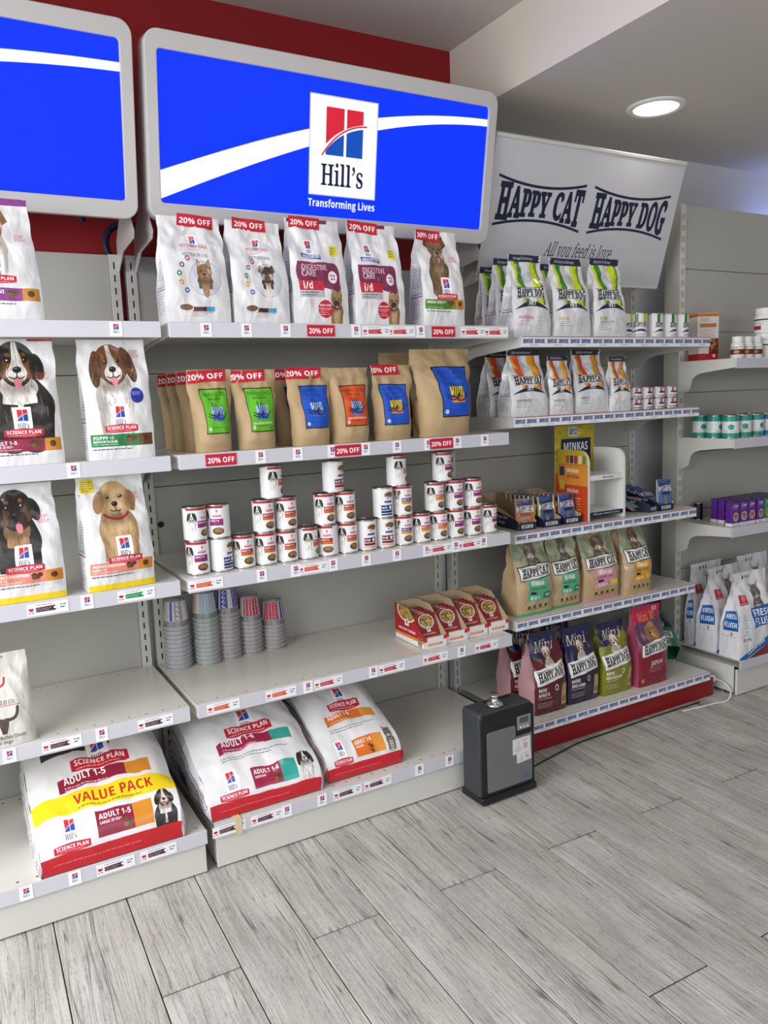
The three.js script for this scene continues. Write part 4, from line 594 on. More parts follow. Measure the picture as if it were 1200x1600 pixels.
{
  const pm = film(pouchTex), sideM = paper(boxSide), frontM = paper(boxFront), w = 0.1, d = 0.21, hb = 0.14, hf = 0.042;
  const us = [[871, 0.452, 'its red side showing'], [976, 0.44, 'second of four'], [1079, 0.43, 'third of four'], [1184, 0.428, 'at the shelf end']];
  const pf = bagForm({ w: 0.088, h: 0.122, d: 0.012, t0: 0.45, seal: 0.01, cr: 0.002, seed: 3, tw: 1, bulge: 0.3, nx: 10, ny: 14 });
  const prof = [[0, 0], [d, 0], [d, hf], [d - 0.012, hf + 0.012], [0.1, hb - 0.003], [0, hb]];
  us.forEach(([x, z, say], i) => {
    x /= 1000; const y = Y.b4 + 0.0008, g = thing('display_box', 'red and white display box of cat pouches, ' + say, 'box', [x, y, z - d], 0, 'cat food display boxes');
    const sg = sidePlate(prof, 0, 0.0012); uvBy(sg, (a, b, c) => c / d, (a, b) => b / hb);
    part(g, 'side_panel', sg, [sideM, sideM][0]);
    part(g, 'side_panel', sidePlate(prof.map(([a, b]) => [a, b]), w - 0.0012, 0.0012), M.cardIn, 'kraft inner side of the box');
    part(g, 'rear_panel', span(0, w, 0, hb, 0, 0.0012), M.cardIn); part(g, 'base_panel', span(0, w, 0, 0.001, 0, d), M.cardIn);
    part(g, 'front_panel', uvBy(span(0, w, 0, hf, d - 0.001, d + 0.0004), (a) => a / w, (a, b) => b / hf), frontM);
    const nP = [5, 4, 4, 4][i];
    for (let k = 0; k < nP; k++) {
      const q = thing('cat_food_pouch', (k ? 'red cat food pouch behind others in the display box ' : 'front red cat food pouch in the display box ') + say, 'pouch', [x + w / 2, y + 0.002, z - 0.03 - k * 0.024], 0, 'red cat food pouches'); q.rotation.x = -0.42;
      bagParts(q, pf, pm, side2(0x8e1c26));
    }
  });
}

// --- large bags lying on the base shelves, bottom end to the front
function lyingBag(o) {                                          // profile: [z, y] along the bag from the lower front edge over the top to the back
  const w = o.x1 - o.x0, g = thing('large_food_bag', o.label, 'bag', [(o.x0 + o.x1) / 2, o.y + 0.0015, o.z], o.turn ?? 0);
  const cv = new THREE.SplineCurve(o.profile.map(([z, y]) => new THREE.Vector2(z, y))), s = (seedNow += 2.3);
  cv.arcLengthDivisions = 400;
  const top = (a, v) => {
    const p = cv.getPointAt(v), e = Math.abs(2 * a - 1), end = smoothstep(v, 0.12, 0.34), drop = 1 - (0.2 * e ** 4.5) * end - 0.05 * e ** 6 * (1 - end);
    const x = (a - 0.5) * w * (1 + 0.03 * Math.sin(v * 5) - 0.04 * smoothstep(v, 0.75, 1)), k = o.cr ?? 0.008;
    const n = noise(x * 9 + s, p.x * 8, v * 3) + 0.6 * (0.5 - Math.abs(noise(x * 17 + s, p.x * 14, 3))), f = smoothstep(p.y, 0.004, 0.05) * (0.35 + 0.65 * smoothstep(v, 0.05, 0.3));
    return [x, Math.max(0.002, p.y * drop + k * n * f), p.x + k * 0.6 * noise(x * 10, p.y * 10, s) * f];
  };
  const N = 44;
  part(g, 'front_panel', grid(26, N, top), film(o.map, { roughness: 0.3 }));
  for (const sg of [0, 1]) part(g, 'gusset', grid(5, N, (q, v) => { const b = top(sg, v), k = sg ? 1 - q : q, y = b[1] * k; return [b[0] + (sg ? 1 : -1) * (0.012 * Math.sin(Math.PI * k) * smoothstep(b[1], 0.01, 0.08) + 0.003 * noise(b[2] * 20, y * 20, s)), y, b[2]]; }), o.side);
  return g;
}
const bigGusset = film(tex(128, 512, (c, w, h) => { c.translate(0, 0); fill(c, '#dddde0', 0, 0, w, h); for (let i = 0; i < 4; i++) { c.strokeStyle = ['#a8506a', '#8a8a96', '#b06a80', '#77778a'][i]; c.lineWidth = 5; c.beginPath(); c.moveTo(20 + i * 24, 0); c.bezierCurveTo(50 + i * 20, h * 0.3, 10 + i * 26, h * 0.6, 30 + i * 22, h); c.stroke(); } fill(c, '#2a3a80', 0, 200, 40, 90); lines(c, 20, 400, 90, 8, 11, 5, '#66666c'); }));
const redGusset = film(tex(128, 256, (c, w, h) => { fill(c, '#d8d6d6', 0, 0, w, h); for (let i = 0; i < 12; i++) fill(c, ['#8a4038', '#b0a098', '#6a4a40'][i % 3], 4 + i * 10, 0, 4, h); fill(c, '#a82030', 0, h - 20, w, 20); }));
function planBig(o) {                                           // canvas bottom = lower front edge of the bag, top = far end
  return tex(640, 896, (c, w, h) => {
    fill(c, '#e8e8ea', 0, 0, w, h);
    c.save(); c.beginPath(); c.rect(0, 0, w, h * 0.56); c.clip(); o.back(c, w, h); c.restore();
    const Yc = (t) => h * (1 - t);
    c.translate(0, h); c.scale(1, 0.82); c.translate(0, -h);
    fill(c, o.foot ?? '#c41222', 0, Yc(0.075), w, h * 0.08); lines(c, w * 0.08, Yc(0.04), w * 0.8, 1, 9, 8, '#d86a72');
    emblem(c, w * 0.22, Yc(0.225), w * 0.115); ribbon(c, w * 0.22, Yc(0.115), w * 0.25);
    shapeOf(c, [[w * 0.4, Yc(0.21)], [w * 0.8, Yc(0.21)], [w * 0.8, Yc(0.1)], [w * 0.4, Yc(0.1)]], o.col); fill(c, o.col2, w * 0.66, Yc(0.21), w * 0.14, h * 0.11); text(c, o.t1, w * 0.42, Yc(0.185), 30, '#fff', { align: 'left' }); text(c, o.t2, w * 0.42, Yc(0.158), 15, '#fff', { align: 'left' });
    for (let i = 0; i < 4; i++) oval(c, w * (0.6 + 0.025 * (i % 2)), Yc(0.15 - 0.012 * i), 12, 9, ['#6b4420', '#5a3818', '#8a6030'][i % 3]);
    pet(c, w * 0.89, Yc(0.2), w * 0.055, PETS[o.pet]); fill(c, o.foot ?? '#c41222', w * 0.7, Yc(0.075), w * 0.3, h * 0.075);
    if (o.value) { fill(c, '#f5d70e', 0, Yc(0.335), w, h * 0.1); text(c, 'VALUE PACK', w * 0.56, Yc(0.29), 62, '#c4202a', { width: w * 0.56 }); lines(c, w * 0.3, Yc(0.25), w * 0.5, 1, 9, 8, '#8a7a20'); } else lines(c, w * 0.2, Yc(o.low ?? 0.3), w * 0.66, 2, 14, 6, '#55555c');
    const q = o.value ? 0.345 : 0.325;
    c.beginPath(); c.moveTo(w * 0.2, Yc(q)); c.quadraticCurveTo(w * 0.5, Yc(q + 0.03), w * 0.86, Yc(q + 0.01)); c.lineTo(w * 0.86, Yc(q + 0.075)); c.quadraticCurveTo(w * 0.5, Yc(q + 0.095), w * 0.2, Yc(q + 0.065)); c.closePath(); c.fillStyle = o.col; c.fill();
    shapeOf(c, [[w * 0.68, Yc(q + 0.02)], [w * 0.86, Yc(q + 0.01)], [w * 0.86, Yc(q + 0.075)], [w * 0.68, Yc(q + 0.083)]], o.col2);
    text(c, o.t1, w * 0.24, Yc(q + 0.055), 40, '#fff', { align: 'left', turn: -0.06 }); lines(c, w * 0.24, Yc(q + 0.026), w * 0.34, 2, 12, 7, '#f4dce4');
    emblem(c, w * 0.52, Yc(q + 0.265), w * 0.16); ribbon(c, w * 0.52, Yc(q + 0.152), w * 0.42);
  });
}
const valueMap = planBig({ pet: 'bernese', col: '#8e1538', col2: '#d88a22', t1: 'ADULT 1-5', t2: 'LARGE 25 KG+', value: true, back: (c, w, h) => { const L2 = canvas(w, h), k = L2.getContext('2d'); k.fillStyle = '#2a2724'; k.beginPath(); k.moveTo(w * 0.12, h * 0.62); k.lineTo(w * 0.1, h * 0.2); k.lineTo(w * 0.25, 0); k.lineTo(w * 0.9, 0); k.lineTo(w * 0.66, h * 0.36); k.lineTo(w * 0.6, h * 0.62); k.closePath(); k.fill(); fluff(k, w, h, 5000, 8, ['#000', '#4a443e', '#5e5850', '#1a1614'], 26); c.drawImage(L2, 0, 0); } });
const fishMap = planBig({ pet: 'spaniel', col: '#a01c48', col2: '#2fa596', t1: 'ADULT 1-6', t2: 'MEDIUM', back: (c, w, h) => { const L2 = canvas(w, h), k = L2.getContext('2d'); k.fillStyle = '#c9c9cd'; k.fillRect(w * 0.2, h * 0.02, w * 0.5, h * 0.42); oval(k, w * 0.3, h * 0.04, w * 0.17, h * 0.06, '#1a1716'); oval(k, w * 0.17, h * 0.07, w * 0.1, h * 0.05, '#1a1716'); oval(k, w * 0.62, h * 0.01, w * 0.2, h * 0.03, '#3a3634'); oval(k, w * 0.45, h * 0.25, w * 0.18, h * 0.2, '#dcdce0'); fluff(k, w, h, 3000, 9, ['#888', '#fff', '#b0b0b4'], 20); c.drawImage(L2, 0, 0); } });
const catMap = planBig({ pet: 'tabby', col: '#e8741e', col2: '#e89a3a', t1: 'ADULT 1-6', t2: 'CHICKEN', back: (c, w, h) => { const L2 = canvas(w, h), k = L2.getContext('2d'); k.fillStyle = '#6e5c48'; k.beginPath(); k.moveTo(w * 0.28, 0); k.lineTo(w * 0.95, 0); k.lineTo(w * 0.98, h * 0.3); k.lineTo(w * 0.8, h * 0.45); k.lineTo(w * 0.42, h * 0.4); k.closePath(); k.fill(); k.strokeStyle = '#2a2018'; k.lineWidth = 14; for (let i = 0; i < 9; i++) { k.beginPath(); k.moveTo(w * (0.3 + 0.075 * i), 0); k.quadraticCurveTo(w * (0.36 + 0.07 * i), h * 0.2, w * (0.42 + 0.05 * i), h * 0.42); k.globalCompositeOperation = 'source-atop'; k.stroke(); } fluff(k, w, h, 4000, 10, ['#2a2018', '#b8a48a', '#4a3c2c'], 22); c.drawImage(L2, 0, 0); } });
lyingBag({ x0: -0.492, x1: -0.098, y: Y.a5, z: 0.584, map: valueMap, side: bigGusset, profile: [[0, 0.003], [0.002, 0.05], [-0.012, 0.1], [-0.045, 0.135], [-0.12, 0.185], [-0.24, 0.255], [-0.34, 0.288], [-0.42, 0.265], [-0.48, 0.16], [-0.5, 0.02]], label: 'big dog food bag lying on the base shelf with a yellow value pack band' });
lyingBag({ x0: 0.0, x1: 0.378, y: Y.b5, z: 0.564, map: fishMap, side: bigGusset, cr: 0.009, profile: [[0, 0.003], [0.002, 0.035], [-0.012, 0.08], [-0.045, 0.11], [-0.13, 0.165], [-0.25, 0.235], [-0.35, 0.262], [-0.42, 0.235], [-0.475, 0.13], [-0.49, 0.02]], label: 'big white dog food bag lying on the base shelf with a teal panel' });
lyingBag({ x0: 0.417, x1: 0.703, y: Y.b5, z: 0.542, map: catMap, side: redGusset, cr: 0.006, profile: [[0, 0.003], [0.002, 0.035], [-0.01, 0.075], [-0.04, 0.105], [-0.13, 0.165], [-0.25, 0.235], [-0.35, 0.25], [-0.42, 0.205], [-0.465, 0.1], [-0.475, 0.02]], label: 'large white cat food bag lying on the base shelf with an orange panel and tabby' });

// --- buffalo treat pouch
{
  const map = tex(256, 352, (c, w, h) => {
    fill(c, '#dcd8d2', 0, 0, w, h); oval(c, w * 0.5, h * 0.04, 36, 7, '#a09a92');
    const bull = (x, y, s, col) => { c.strokeStyle = col; c.lineWidth = s * 0.13; c.lineCap = 'round'; for (const k of [-1, 1]) { c.beginPath(); c.moveTo(x + k * s * 0.1, y); c.quadraticCurveTo(x + k * s * 0.62, y + s * 0.1, x + k * s * 0.62, y - s * 0.42); c.stroke(); } shapeOf(c, [[x - s * 0.24, y - s * 0.04], [x + s * 0.24, y - s * 0.04], [x + s * 0.17, y + s * 0.3], [x + s * 0.09, y + s * 0.55], [x - s * 0.09, y + s * 0.55], [x - s * 0.17, y + s * 0.3]], col); };
    bull(w * 0.44, h * 0.34, 64, '#c8202a'); text(c, 'BUFFALO CO.', w * 0.5, h * 0.52, 22, '#2a2422', { font: SERIF, width: 120 }); lines(c, w * 0.2, h * 0.55, w * 0.66, 1, 8, 5, '#b04040');
    bull(w * 0.52, h * 0.7, 96, '#4a3a32'); oval(c, w * 0.3, h * 0.8, 40, 40, '#f4f4f6'); oval(c, w * 0.28, h * 0.79, 28, 28, '#2a8ad0'); oval(c, w * 0.28, h * 0.82, 18, 18, '#f4f4f6');
    text(c, 'Premium Buffalo Treats', w * 0.5, h * 0.89, 19, '#2a2422', { font: SERIF, width: 170 }); text(c, 'for Dogs', w * 0.5, h * 0.945, 19, '#2a2422', { font: SERIF, width: 64 });
  });
  standing({ name: 'treat_pouch', category: 'pouch', uL: -44, uR: 59, vT: 1022, y: Y.b4, z: 0.484, d: 0.05, lean: 0.1, mat: film(map, { roughness: 0.42 }), side: G.plain, form: { round: 0.9, t0: 0.1, seal: 0.02, cr: 0.004, tw: 0.94 }, label: 'silver grey pouch of buffalo treats with a red bull head' });
}

// ---------------------------------------------------------------- bay with the banner
const vet = (o) => tex(320, 512, (c, w, h) => {
  fill(c, '#e4e4e7', 0, 0, w, h); fill(c, '#15203f', 0, 0, w, h * 0.085); text(c, 'Dedicated to Vet Recovery', w * 0.44, h * 0.043, 22, '#e8ecf6', { skew: 0.25, bold: false, width: w * 0.6 });
  c.save(); c.beginPath(); c.rect(0, h * 0.085, w, h * 0.52); c.clip();
  shapeOf(c, [[w * 0.05, h * 0.08], [w * 0.17, h * 0.08], [w * 0.4, h * 0.6], [w * 0.3, h * 0.6]], o.a2); shapeOf(c, [[w * 0.13, h * 0.08], [w * 0.3, h * 0.08], [w * 0.46, h * 0.6], [w * 0.36, h * 0.6]], o.a);
  fill(c, o.b, w * 0.62, h * 0.085, w * 0.22, h * 0.52); fill(c, o.b2, w * 0.8, h * 0.085, w * 0.06, h * 0.52); c.restore();
  oval(c, w * 0.5, h * 0.27, 46, 34, '#c6c8cc', -0.3); fill(c, '#e4e4e7', w * 0.08, h * 0.395, w * 0.84, h * 0.14); slab(c, o.name, w * 0.12, h * 0.385, w * 0.76, h * 0.15, '#15161c', 0.14);
  c.beginPath(); c.moveTo(w * 0.04, h * 0.675); c.quadraticCurveTo(w * 0.5, h * 0.46, w * 0.96, h * 0.675); c.quadraticCurveTo(w * 0.5, h * 0.58, w * 0.04, h * 0.675); c.fillStyle = '#141c3c'; c.fill(); text(c, 'VET', w * 0.5, h * 0.592, 34, '#fff');
  text(c, o.kind, w * 0.1, h * 0.765, 27, o.col, { align: 'left', width: w * (o.kw ?? 0.4) }); if (o.kind2) text(c, o.kind2, w * 0.1, h * 0.81, 27, o.col, { align: 'left', width: w * 0.44 }); lines(c, w * 0.1, h * (o.kind2 ? 0.845 : 0.8), w * 0.36, 3, 13, 6, o.col2 ?? '#9a9aa2'); lines(c, w * 0.58, h * 0.75, w * 0.32, 9, 12, 4.5, '#a4a4ac', 6);
});
const dogV = { a: '#2f8a2c', a2: '#c8d41e', b: '#c9da1a', b2: '#4a8a24', name: 'HAPPY DOG' }, catV = { a: '#d84a22', a2: '#e8a020', b: '#e8a41c', b2: '#c86a1c', name: 'HAPPY CAT' };
const vm = { intestinal: film(vet({ ...dogV, kind: 'INTESTINAL', col: '#c4303a', col2: '#d89aa0' })), renal: film(vet({ ...dogV, kind: 'RENAL', col: '#e09a50', kw: 0.26 })), hyper: film(vet({ ...dogV, kind: 'HYPER-', kind2: 'SENSITIVITY', col: '#86b82a', kw: 0.26 })), skin: film(vet({ ...catV, kind: 'SKIN PROTECT', col: '#2a3a38', kw: 0.46 })), hepatic: film(vet({ ...catV, kind: 'HEPATIC', col: '#8a2a3a', kw: 0.3 })), renalcat: film(vet({ ...catV, kind: 'RENAL', col: '#e0a060', kw: 0.26 })) };
const vz = 0.437, vform = { tw: 0.86, cr: 0.007, t0: 0.25, seal: 0.04, bulge: 0.16 }, vs = { side: G.white, back: G.plain, y: Y.c1, z: vz, d: 0.085, form: vform, group: 'green striped veterinary bags' };
const v3 = standing({ ...vs, uL: 803, uR: 860, vT: 399, mat: vm.intestinal, label: 'white dog food bag with green stripes and red lettering, front of its row' });
dup(v3, [v3.position.x - 0.005, v3.position.y, v3.position.z - 0.092], 0.04, 'white dog food bag with green stripes directly behind the red lettered one').scale.set(1, 1, 0.75);
dup(v3, [v3.position.x - 0.012, v3.position.y, v3.position.z - 0.163], -0.03, 'white dog food bag with green stripes last in the row by the sign arm').scale.set(1, 0.93, 0.7);
const v4 = standing({ ...vs, uL: 866, uR: 923, vT: 405, mat: vm.renal, label: 'white dog food bag with green stripes and pale orange lettering' });
dup(v4, [v4.position.x + 0.06, v4.position.y, v4.position.z - 0.13], 0, 'white dog food bag glimpsed behind the orange lettered one');
standing({ ...vs, uL: 929, uR: 979, vT: 405, mat: vm.hyper, label: 'white dog food bag with green stripes and green lettering' });
const cs = { side: G.white, back: G.plain, y: Y.c2, z: 0.39, d: 0.085, form: vform, group: 'red striped veterinary bags' };
const w2 = standing({ ...cs, uL: 799, uR: 856, h: 0.262, mat: vm.skin, label: 'large white cat food bag with red stripes and dark lettering, front of its row' });
dup(w2, [w2.position.x - 0.01, w2.position.y, w2.position.z - 0.13], 0.05, 'large white cat food bag with red stripes standing behind its twin');
standing({ ...cs, uL: 860, uR: 896, vT: 556, d: 0.06, mat: vm.skin, label: 'small white cat food bag with red stripes between two large ones' });
standing({ ...cs, uL: 899, uR: 951, h: 0.262, z: 0.375, mat: vm.hepatic, label: 'large white cat food bag with red stripes and maroon lettering' });
standing({ ...cs, uL: 956, uR: 986, vT: 558, d: 0.06, mat: vm.renalcat, label: 'small white cat food bag with red stripes beside the small tins' });
// tins beside them
const vetCan = paper(tex(320, 160, (c, w, h) => { fill(c, '#e4e4e6', 0, 0, w, h); const x = w / 2; fill(c, '#2f7a2c', x - 36, 0, 20, 60); fill(c, '#b9c81e', x + 14, 0, 26, 60); slab(c, 'HAPPY DOG', x - 44, 56, 88, 34, '#15161c', 0.1); c.beginPath(); c.moveTo(x - 56, 128); c.quadraticCurveTo(x, 78, x + 56, 128); c.quadraticCurveTo(x, 108, x - 56, 128); c.fillStyle = '#141c3c'; c.fill(); lines(c, x - 40, 138, 80, 2, 9, 5, '#8a4a54'); lines(c, 10, 30, 70, 12, 10, 4, '#9a9aa4'); lines(c, w - 80, 30, 70, 12, 10, 4, '#9a9aa4'); }), { roughness: 0.3 });
const tinMat = paper(tex(320, 112, (c, w, h) => { fill(c, '#dddce0', 0, 0, w, h); const x = w / 2; fill(c, '#c84a2a', x - 30, 0, 18, 60); fill(c, '#c8862a', x + 10, 0, 18, 60); fill(c, '#1a2040', x - 36, 44, 72, 20); fill(c, '#7a2a34', x - 44, 92, 88, 10); lines(c, 10, 16, 90, 8, 11, 4, '#8a8a92'); lines(c, w - 100, 16, 90, 8, 11, 4, '#8a8a92'); }), { roughness: 0.35 });
const vc = canForm(0.0365, 0.105), tf = canForm(0.0315, 0.0485);
[[975, 0.2, 'half hidden behind a bag'], [997, 0, 'facing forward, next to the green lettered bag'], [1022, 0.7, 'turned aside, third along'], [1043, 0.8, 'turned aside, fourth along'], [1062, 0.9, 'beside the orange topped boxes']].forEach(([u, t, say], i) => makeCan(vc, vetCan, 'food_can', 'white veterinary dog food can with green stripes, ' + say, [xAt(u, Y.c1, 0.4 - (i === 0 ? 0.03 : 0)), Y.c1 + 0.0006, 0.4 - (i === 0 ? 0.03 : 0)], Math.PI - 0.5 + t, 'green striped cans'));
for (let k = 0; k < 2; k++) for (const [at, [u, t]] of [[991, 0.4], [1008, 0.7], [1027, 0.6], [1046, 0.5]].entries()) makeCan(tf, tinMat, 'small_tin', 'small white cat food tin, ' + (k ? 'upper' : 'lower') + ' layer, ' + ORD[at] + ' from the cat food bags', [xAt(u, Y.c2, 0.36), Y.c2 + 0.0006 + k * 0.0487, 0.36], Math.PI - 0.5 + t, k ? 'upper layer of small cat tins' : 'lower layer of small cat tins');

// pouch trays, counter stand and card on the third shelf
const trayPrint = tex(256, 128, (c, w, h) => { fill(c, '#141d3c', 0, 0, w, h); text(c, 'All you feed', w * 0.5, h * 0.36, 34, '#e6e9f2', { skew: 0.3, bold: false, width: 150 }); text(c, 'is love', w * 0.5, h * 0.68, 34, '#e6e9f2', { skew: 0.3, bold: false, width: 80 }); });
const trayM = paper(trayPrint), trayLogo = paper(tex(128, 64, (c, w, h) => { fill(c, '#141d3c', 0, 0, w, h); fill(c, '#eef0f4', 24, 16, 80, 34); slab(c, 'HAPPY CAT', 30, 18, 68, 30, '#141d3c', 0.1); }));
function tray(x, y, z, w, d, hb, label, turn = 0) {
  const g = thing('pouch_tray', label, 'tray', [x, y + 0.0008, z], turn, 'navy pouch trays'), hf = 0.035, t = 0.0015;
  const pr = [[0, 0], [d, 0], [d, hf], [d - 0.035, hf + 0.012], [0.02, hb], [0, hb]];
  part(g, 'side_panel', uvBy(sidePlate([[0, 0], [d, 0], [d, hf], [d - 0.035, hf + 0.012], [0.055, 0.075], [0, 0.08]], -w / 2, t), (a, b, c) => (c - d * 0.35) / (d * 0.5), (a, b) => b / 0.07), trayM);
  part(g, 'side_panel_lining', sidePlate(pr, -w / 2 + t + 0.0002, t), M.cardIn, 'grey card lining'); part(g, 'side_panel', sidePlate(pr, w / 2 - t, t), M.cardIn);
  part(g, 'base_panel', span(-w / 2, w / 2, 0, t, 0, d), M.navy); part(g, 'rear_panel', span(-w / 2, w / 2, 0, hb, 0, t), M.cardIn);
  part(g, 'front_panel', uvBy(span(-w / 2, w / 2, 0, hf * 0.8, d - t, d), (a) => a / w + 0.5, (a, b) => b / (hf * 0.8)), trayLogo);
  return g;
}
const catPouch = (o) => film(tex(160, 224, (c, w, h) => { fill(c, o.bg, 0, 0, w, h); if (o.in) fill(c, o.in, 14, 0, w - 28, h); fill(c, '#1b2c66', 10, 8, w - 20, h * 0.2); lines(c, 20, 14, 110, 2, 14, 8, '#7a8ac0'); shapeOf(c, [[10, 62], [w - 10, 52], [w - 10, 104], [10, 100]], '#f2f2f4'); slab(c, 'HAPPY CAT', 18, 56, w - 38, 46, '#15161c', 0.12); fill(c, o.band, 34, 108, w - 68, 26); pet(c, w * 0.5, h * 0.76, 17, PETS.tabby); }), { roughness: 0.3 });
const cp = { yellow: catPouch({ bg: '#d8cf2a', in: '#33507e', band: '#1b2440' }), red: catPouch({ bg: '#b8763e', band: '#8a2a34' }), blue: catPouch({ bg: '#4a6aa0', band: '#1b2440' }), teal: catPouch({ bg: '#7a9a94', band: '#1b2440' }), orange: catPouch({ bg: '#d85a28', band: '#1b2440' }) };
const catPf = bagForm({ w: 0.082, h: 0.118, d: 0.012, t0: 0.45, seal: 0.008, cr: 0.003, seed: 6, tw: 1, bulge: 0.5, nx: 10, ny: 14 });
const catSide = side2(0xb8b8bc);
function wetPouch(mat, pos, turn, tilt, label) { const g = thing('wet_food_pouch', label, 'pouch', pos, turn, 'small wet cat food pouches'); g.rotation.order = 'YXZ'; g.rotation.x = tilt; bagParts(g, catPf, mat, catSide); return g; }
const ty = Y.c3;
tray(1.448, ty, 0.085, 0.09, 0.29, 0.125, 'navy pouch tray with white script on its side, at the shelf end', -0.06);
wetPouch(cp.red, [1.445, ty + 0.004, 0.345], -0.35, -0.1, 'brown and red cat food pouch alone in the script printed tray');
tray(1.556, ty, 0.1, 0.1, 0.28, 0.125, 'navy pouch tray filled with yellow edged pouches');
for (let k = 0; k < 8; k++) wetPouch(cp.yellow, [1.56 - 0.003 * k, ty + 0.004, 0.345 - 0.026 * k], -0.12, -0.1, k ? 'yellow edged cat food pouch standing behind the front one in its tray' : 'front yellow edged cat food pouch in its tray');
tray(1.668, ty, 0.1, 0.1, 0.28, 0.125, 'navy pouch tray with blue and orange pouches beside the stand');
for (let k = 0; k < 4; k++) wetPouch(k % 2 ? cp.orange : cp.blue, [1.672, ty + 0.004, 0.345 - 0.03 * k], 0, -0.1, k ? 'cat food pouch behind the blue one in the tray beside the stand' : 'front blue cat food pouch in the tray beside the stand');
{
  const t4 = tray(2.09, ty, 0.12, 0.09, 0.27, 0.06, 'navy pouch tray lying slack with tipped teal pouches', 0.25);
  wetPouch(cp.teal, [2.1, ty + 0.014, 0.34], 0.15, -1.1, 'teal cat food pouch tipped back in the slack tray'); wetPouch(cp.teal, [2.11, ty + 0.03, 0.27], 0.1, -1.05, 'teal cat food pouch lying further back in the slack tray');
  tray(2.225, ty, 0.13, 0.095, 0.26, 0.05, 'low navy pouch tray with blue pouches at the far shelf end');
  wetPouch(cp.blue, [2.235, ty + 0.022, 0.372], -0.1, -0.08, 'blue cat food pouch standing upright at the front of the low tray');
  for (let k = 0; k < 3; k++) wetPouch(cp.blue, [2.222, ty + 0.01 + k * 0.004, 0.33 - k * 0.045], 0.05 * k, -0.85, 'blue cat food pouch slumped back in the low tray');
}
{
  const x0 = 1.742, x1 = 1.962, zF = 0.395, zB = 0.215, H = 0.3, t = 0.012, g = thing('counter_stand', 'white plastic counter stand with two empty shelves', 'display stand', [x0, ty + 0.0008, zB]);
  const W = x1 - x0, dd = zF - zB, sd = [[0, 0], [dd, 0], [dd, H - 0.05]]; for (let i = 1; i <= 5; i++) { const a = i * Math.PI / 10; sd.push([dd - 0.05 + 0.05 * Math.cos(a), H - 0.05 + 0.05 * Math.sin(a)]); } sd.push([0, H]);
  part(g, 'side_panel', sidePlate(sd, 0, t), M.white); part(g, 'side_panel', sidePlate(sd, W - t, t), M.white); part(g, 'rear_panel', span(t, W - t, 0, 0.19, 0, 0.006), M.white);
  part(g, 'stand_shelf', span(t, W - t, 0.028, 0.036, 0.006, dd - 0.004), M.white); part(g, 'stand_shelf', span(t, W - t, 0.185, 0.193, 0.006, dd - 0.004), M.white);
  const strip = paper(tex(256, 40, (c, w, h) => { fill(c, '#141d3c', 0, 0, w, h); text(c, 'All you feed is love', w * 0.5, h * 0.5, 24, '#e6e9f2', { skew: 0.3, bold: false }); })), strip2 = paper(tex(256, 40, (c, w, h) => { fill(c, '#e6e6ea', 0, 0, w, h); text(c, 'Meat in Sauce', w * 0.55, h * 0.5, 24, '#15161c', { skew: 0.25, width: 84 }); }));
  part(g, 'shelf_edge_strip', uvBy(span(t, W - t, 0.018, 0.036, dd - 0.004, dd - 0.002), (a) => (a - t) / (W - 2 * t), (a, b) => (b - 0.018) / 0.018), strip, 'navy printed edge strip'); part(g, 'shelf_edge_strip', uvBy(span(t, W - t, 0.172, 0.193, dd - 0.004, dd - 0.002), (a) => (a - t) / (W - 2 * t), (a, b) => (b - 0.172) / 0.021), strip2, 'white printed edge strip');
  const post = paper(tex(256, 448, (c, w, h) => { fill(c, '#d8762a', 0, 0, w, h); fill(c, '#c8b030', 0, 0, w, h * 0.2); for (let i = 0; i < 5; i++) { fill(c, ['#c4502a', '#2a3a80', '#b83a3a', '#e8d8c0', '#6a8a3a'][i], 70 + i * 36, 34, 28, 50); } fill(c, '#e0902e', 0, h * 0.22, w, h * 0.28); text(c, 'Minkas', w * 0.5, h * 0.29, 40, '#f6ead2', { width: 110 }); text(c, 'CAT DRINK', w * 0.5, h * 0.38, 26, '#4a1c10', { width: 110 }); fill(c, '#c8481e', 0, h * 0.5, w, h * 0.5); text(c, 'Minkas', w * 0.5, h * 0.58, 36, '#f6d8c0', { width: 100 }); for (let i = 0; i < 3; i++) fill(c, ['#2a3a6a', '#d8b040', '#7a2a1a'][i], 12, h * (0.24 + 0.2 * i), 44, 60); lines(c, 80, h * 0.68, 130, 6, 18, 9, '#f0c8a8'); }));
  part(g, 'side_poster', uvBy(sidePlate(sd, -0.0012, 0.001), (a, b, c) => c / dd, (a, b) => b / H), post, 'orange and red poster on the stand side');
  const card = thing('backing_card', 'tall yellow and navy card standing behind the counter stand', 'card', [1.742, ty + 0.0008, 0.19]);
  const cm = paper(tex(320, 448, (c, w, h) => { fill(c, '#c8b428', 0, 0, w, h); const r = rng(5); for (let i = 0; i < 60; i++) oval(c, r() * w, r() * h, 14 + 20 * r(), 12, ['#d8c83a', '#b0a020', '#a8b030'][i % 3]); fill(c, '#e8e8ea', 110, 10, 76, 44); slab(c, 'HAPPY CAT', 116, 14, 64, 34, '#2a3a70', 0.1); fill(c, '#141d3c', 50, 66, 240, 130); text(c, 'MINKAS', 168, 106, 58, '#eef0f4', { width: 200 }); text(c, 'CAT DRINK', 168, 162, 40, '#eef0f4', { width: 180 }); fill(c, '#d8762a', 0, 230, w, 218); }));
  part(card, 'card_sheet', new THREE.BoxGeometry(0.235, 0.4, 0.0025).translate(0.1175, 0.2, 0), [M.cardIn, M.cardIn, M.cardIn, M.cardIn, cm, M.cardIn]);
  part(card, 'card_foot', sidePlate([[0, 0], [0, 0.14], [-0.06, 0]], 0.11, 0.002), M.cardIn);
}

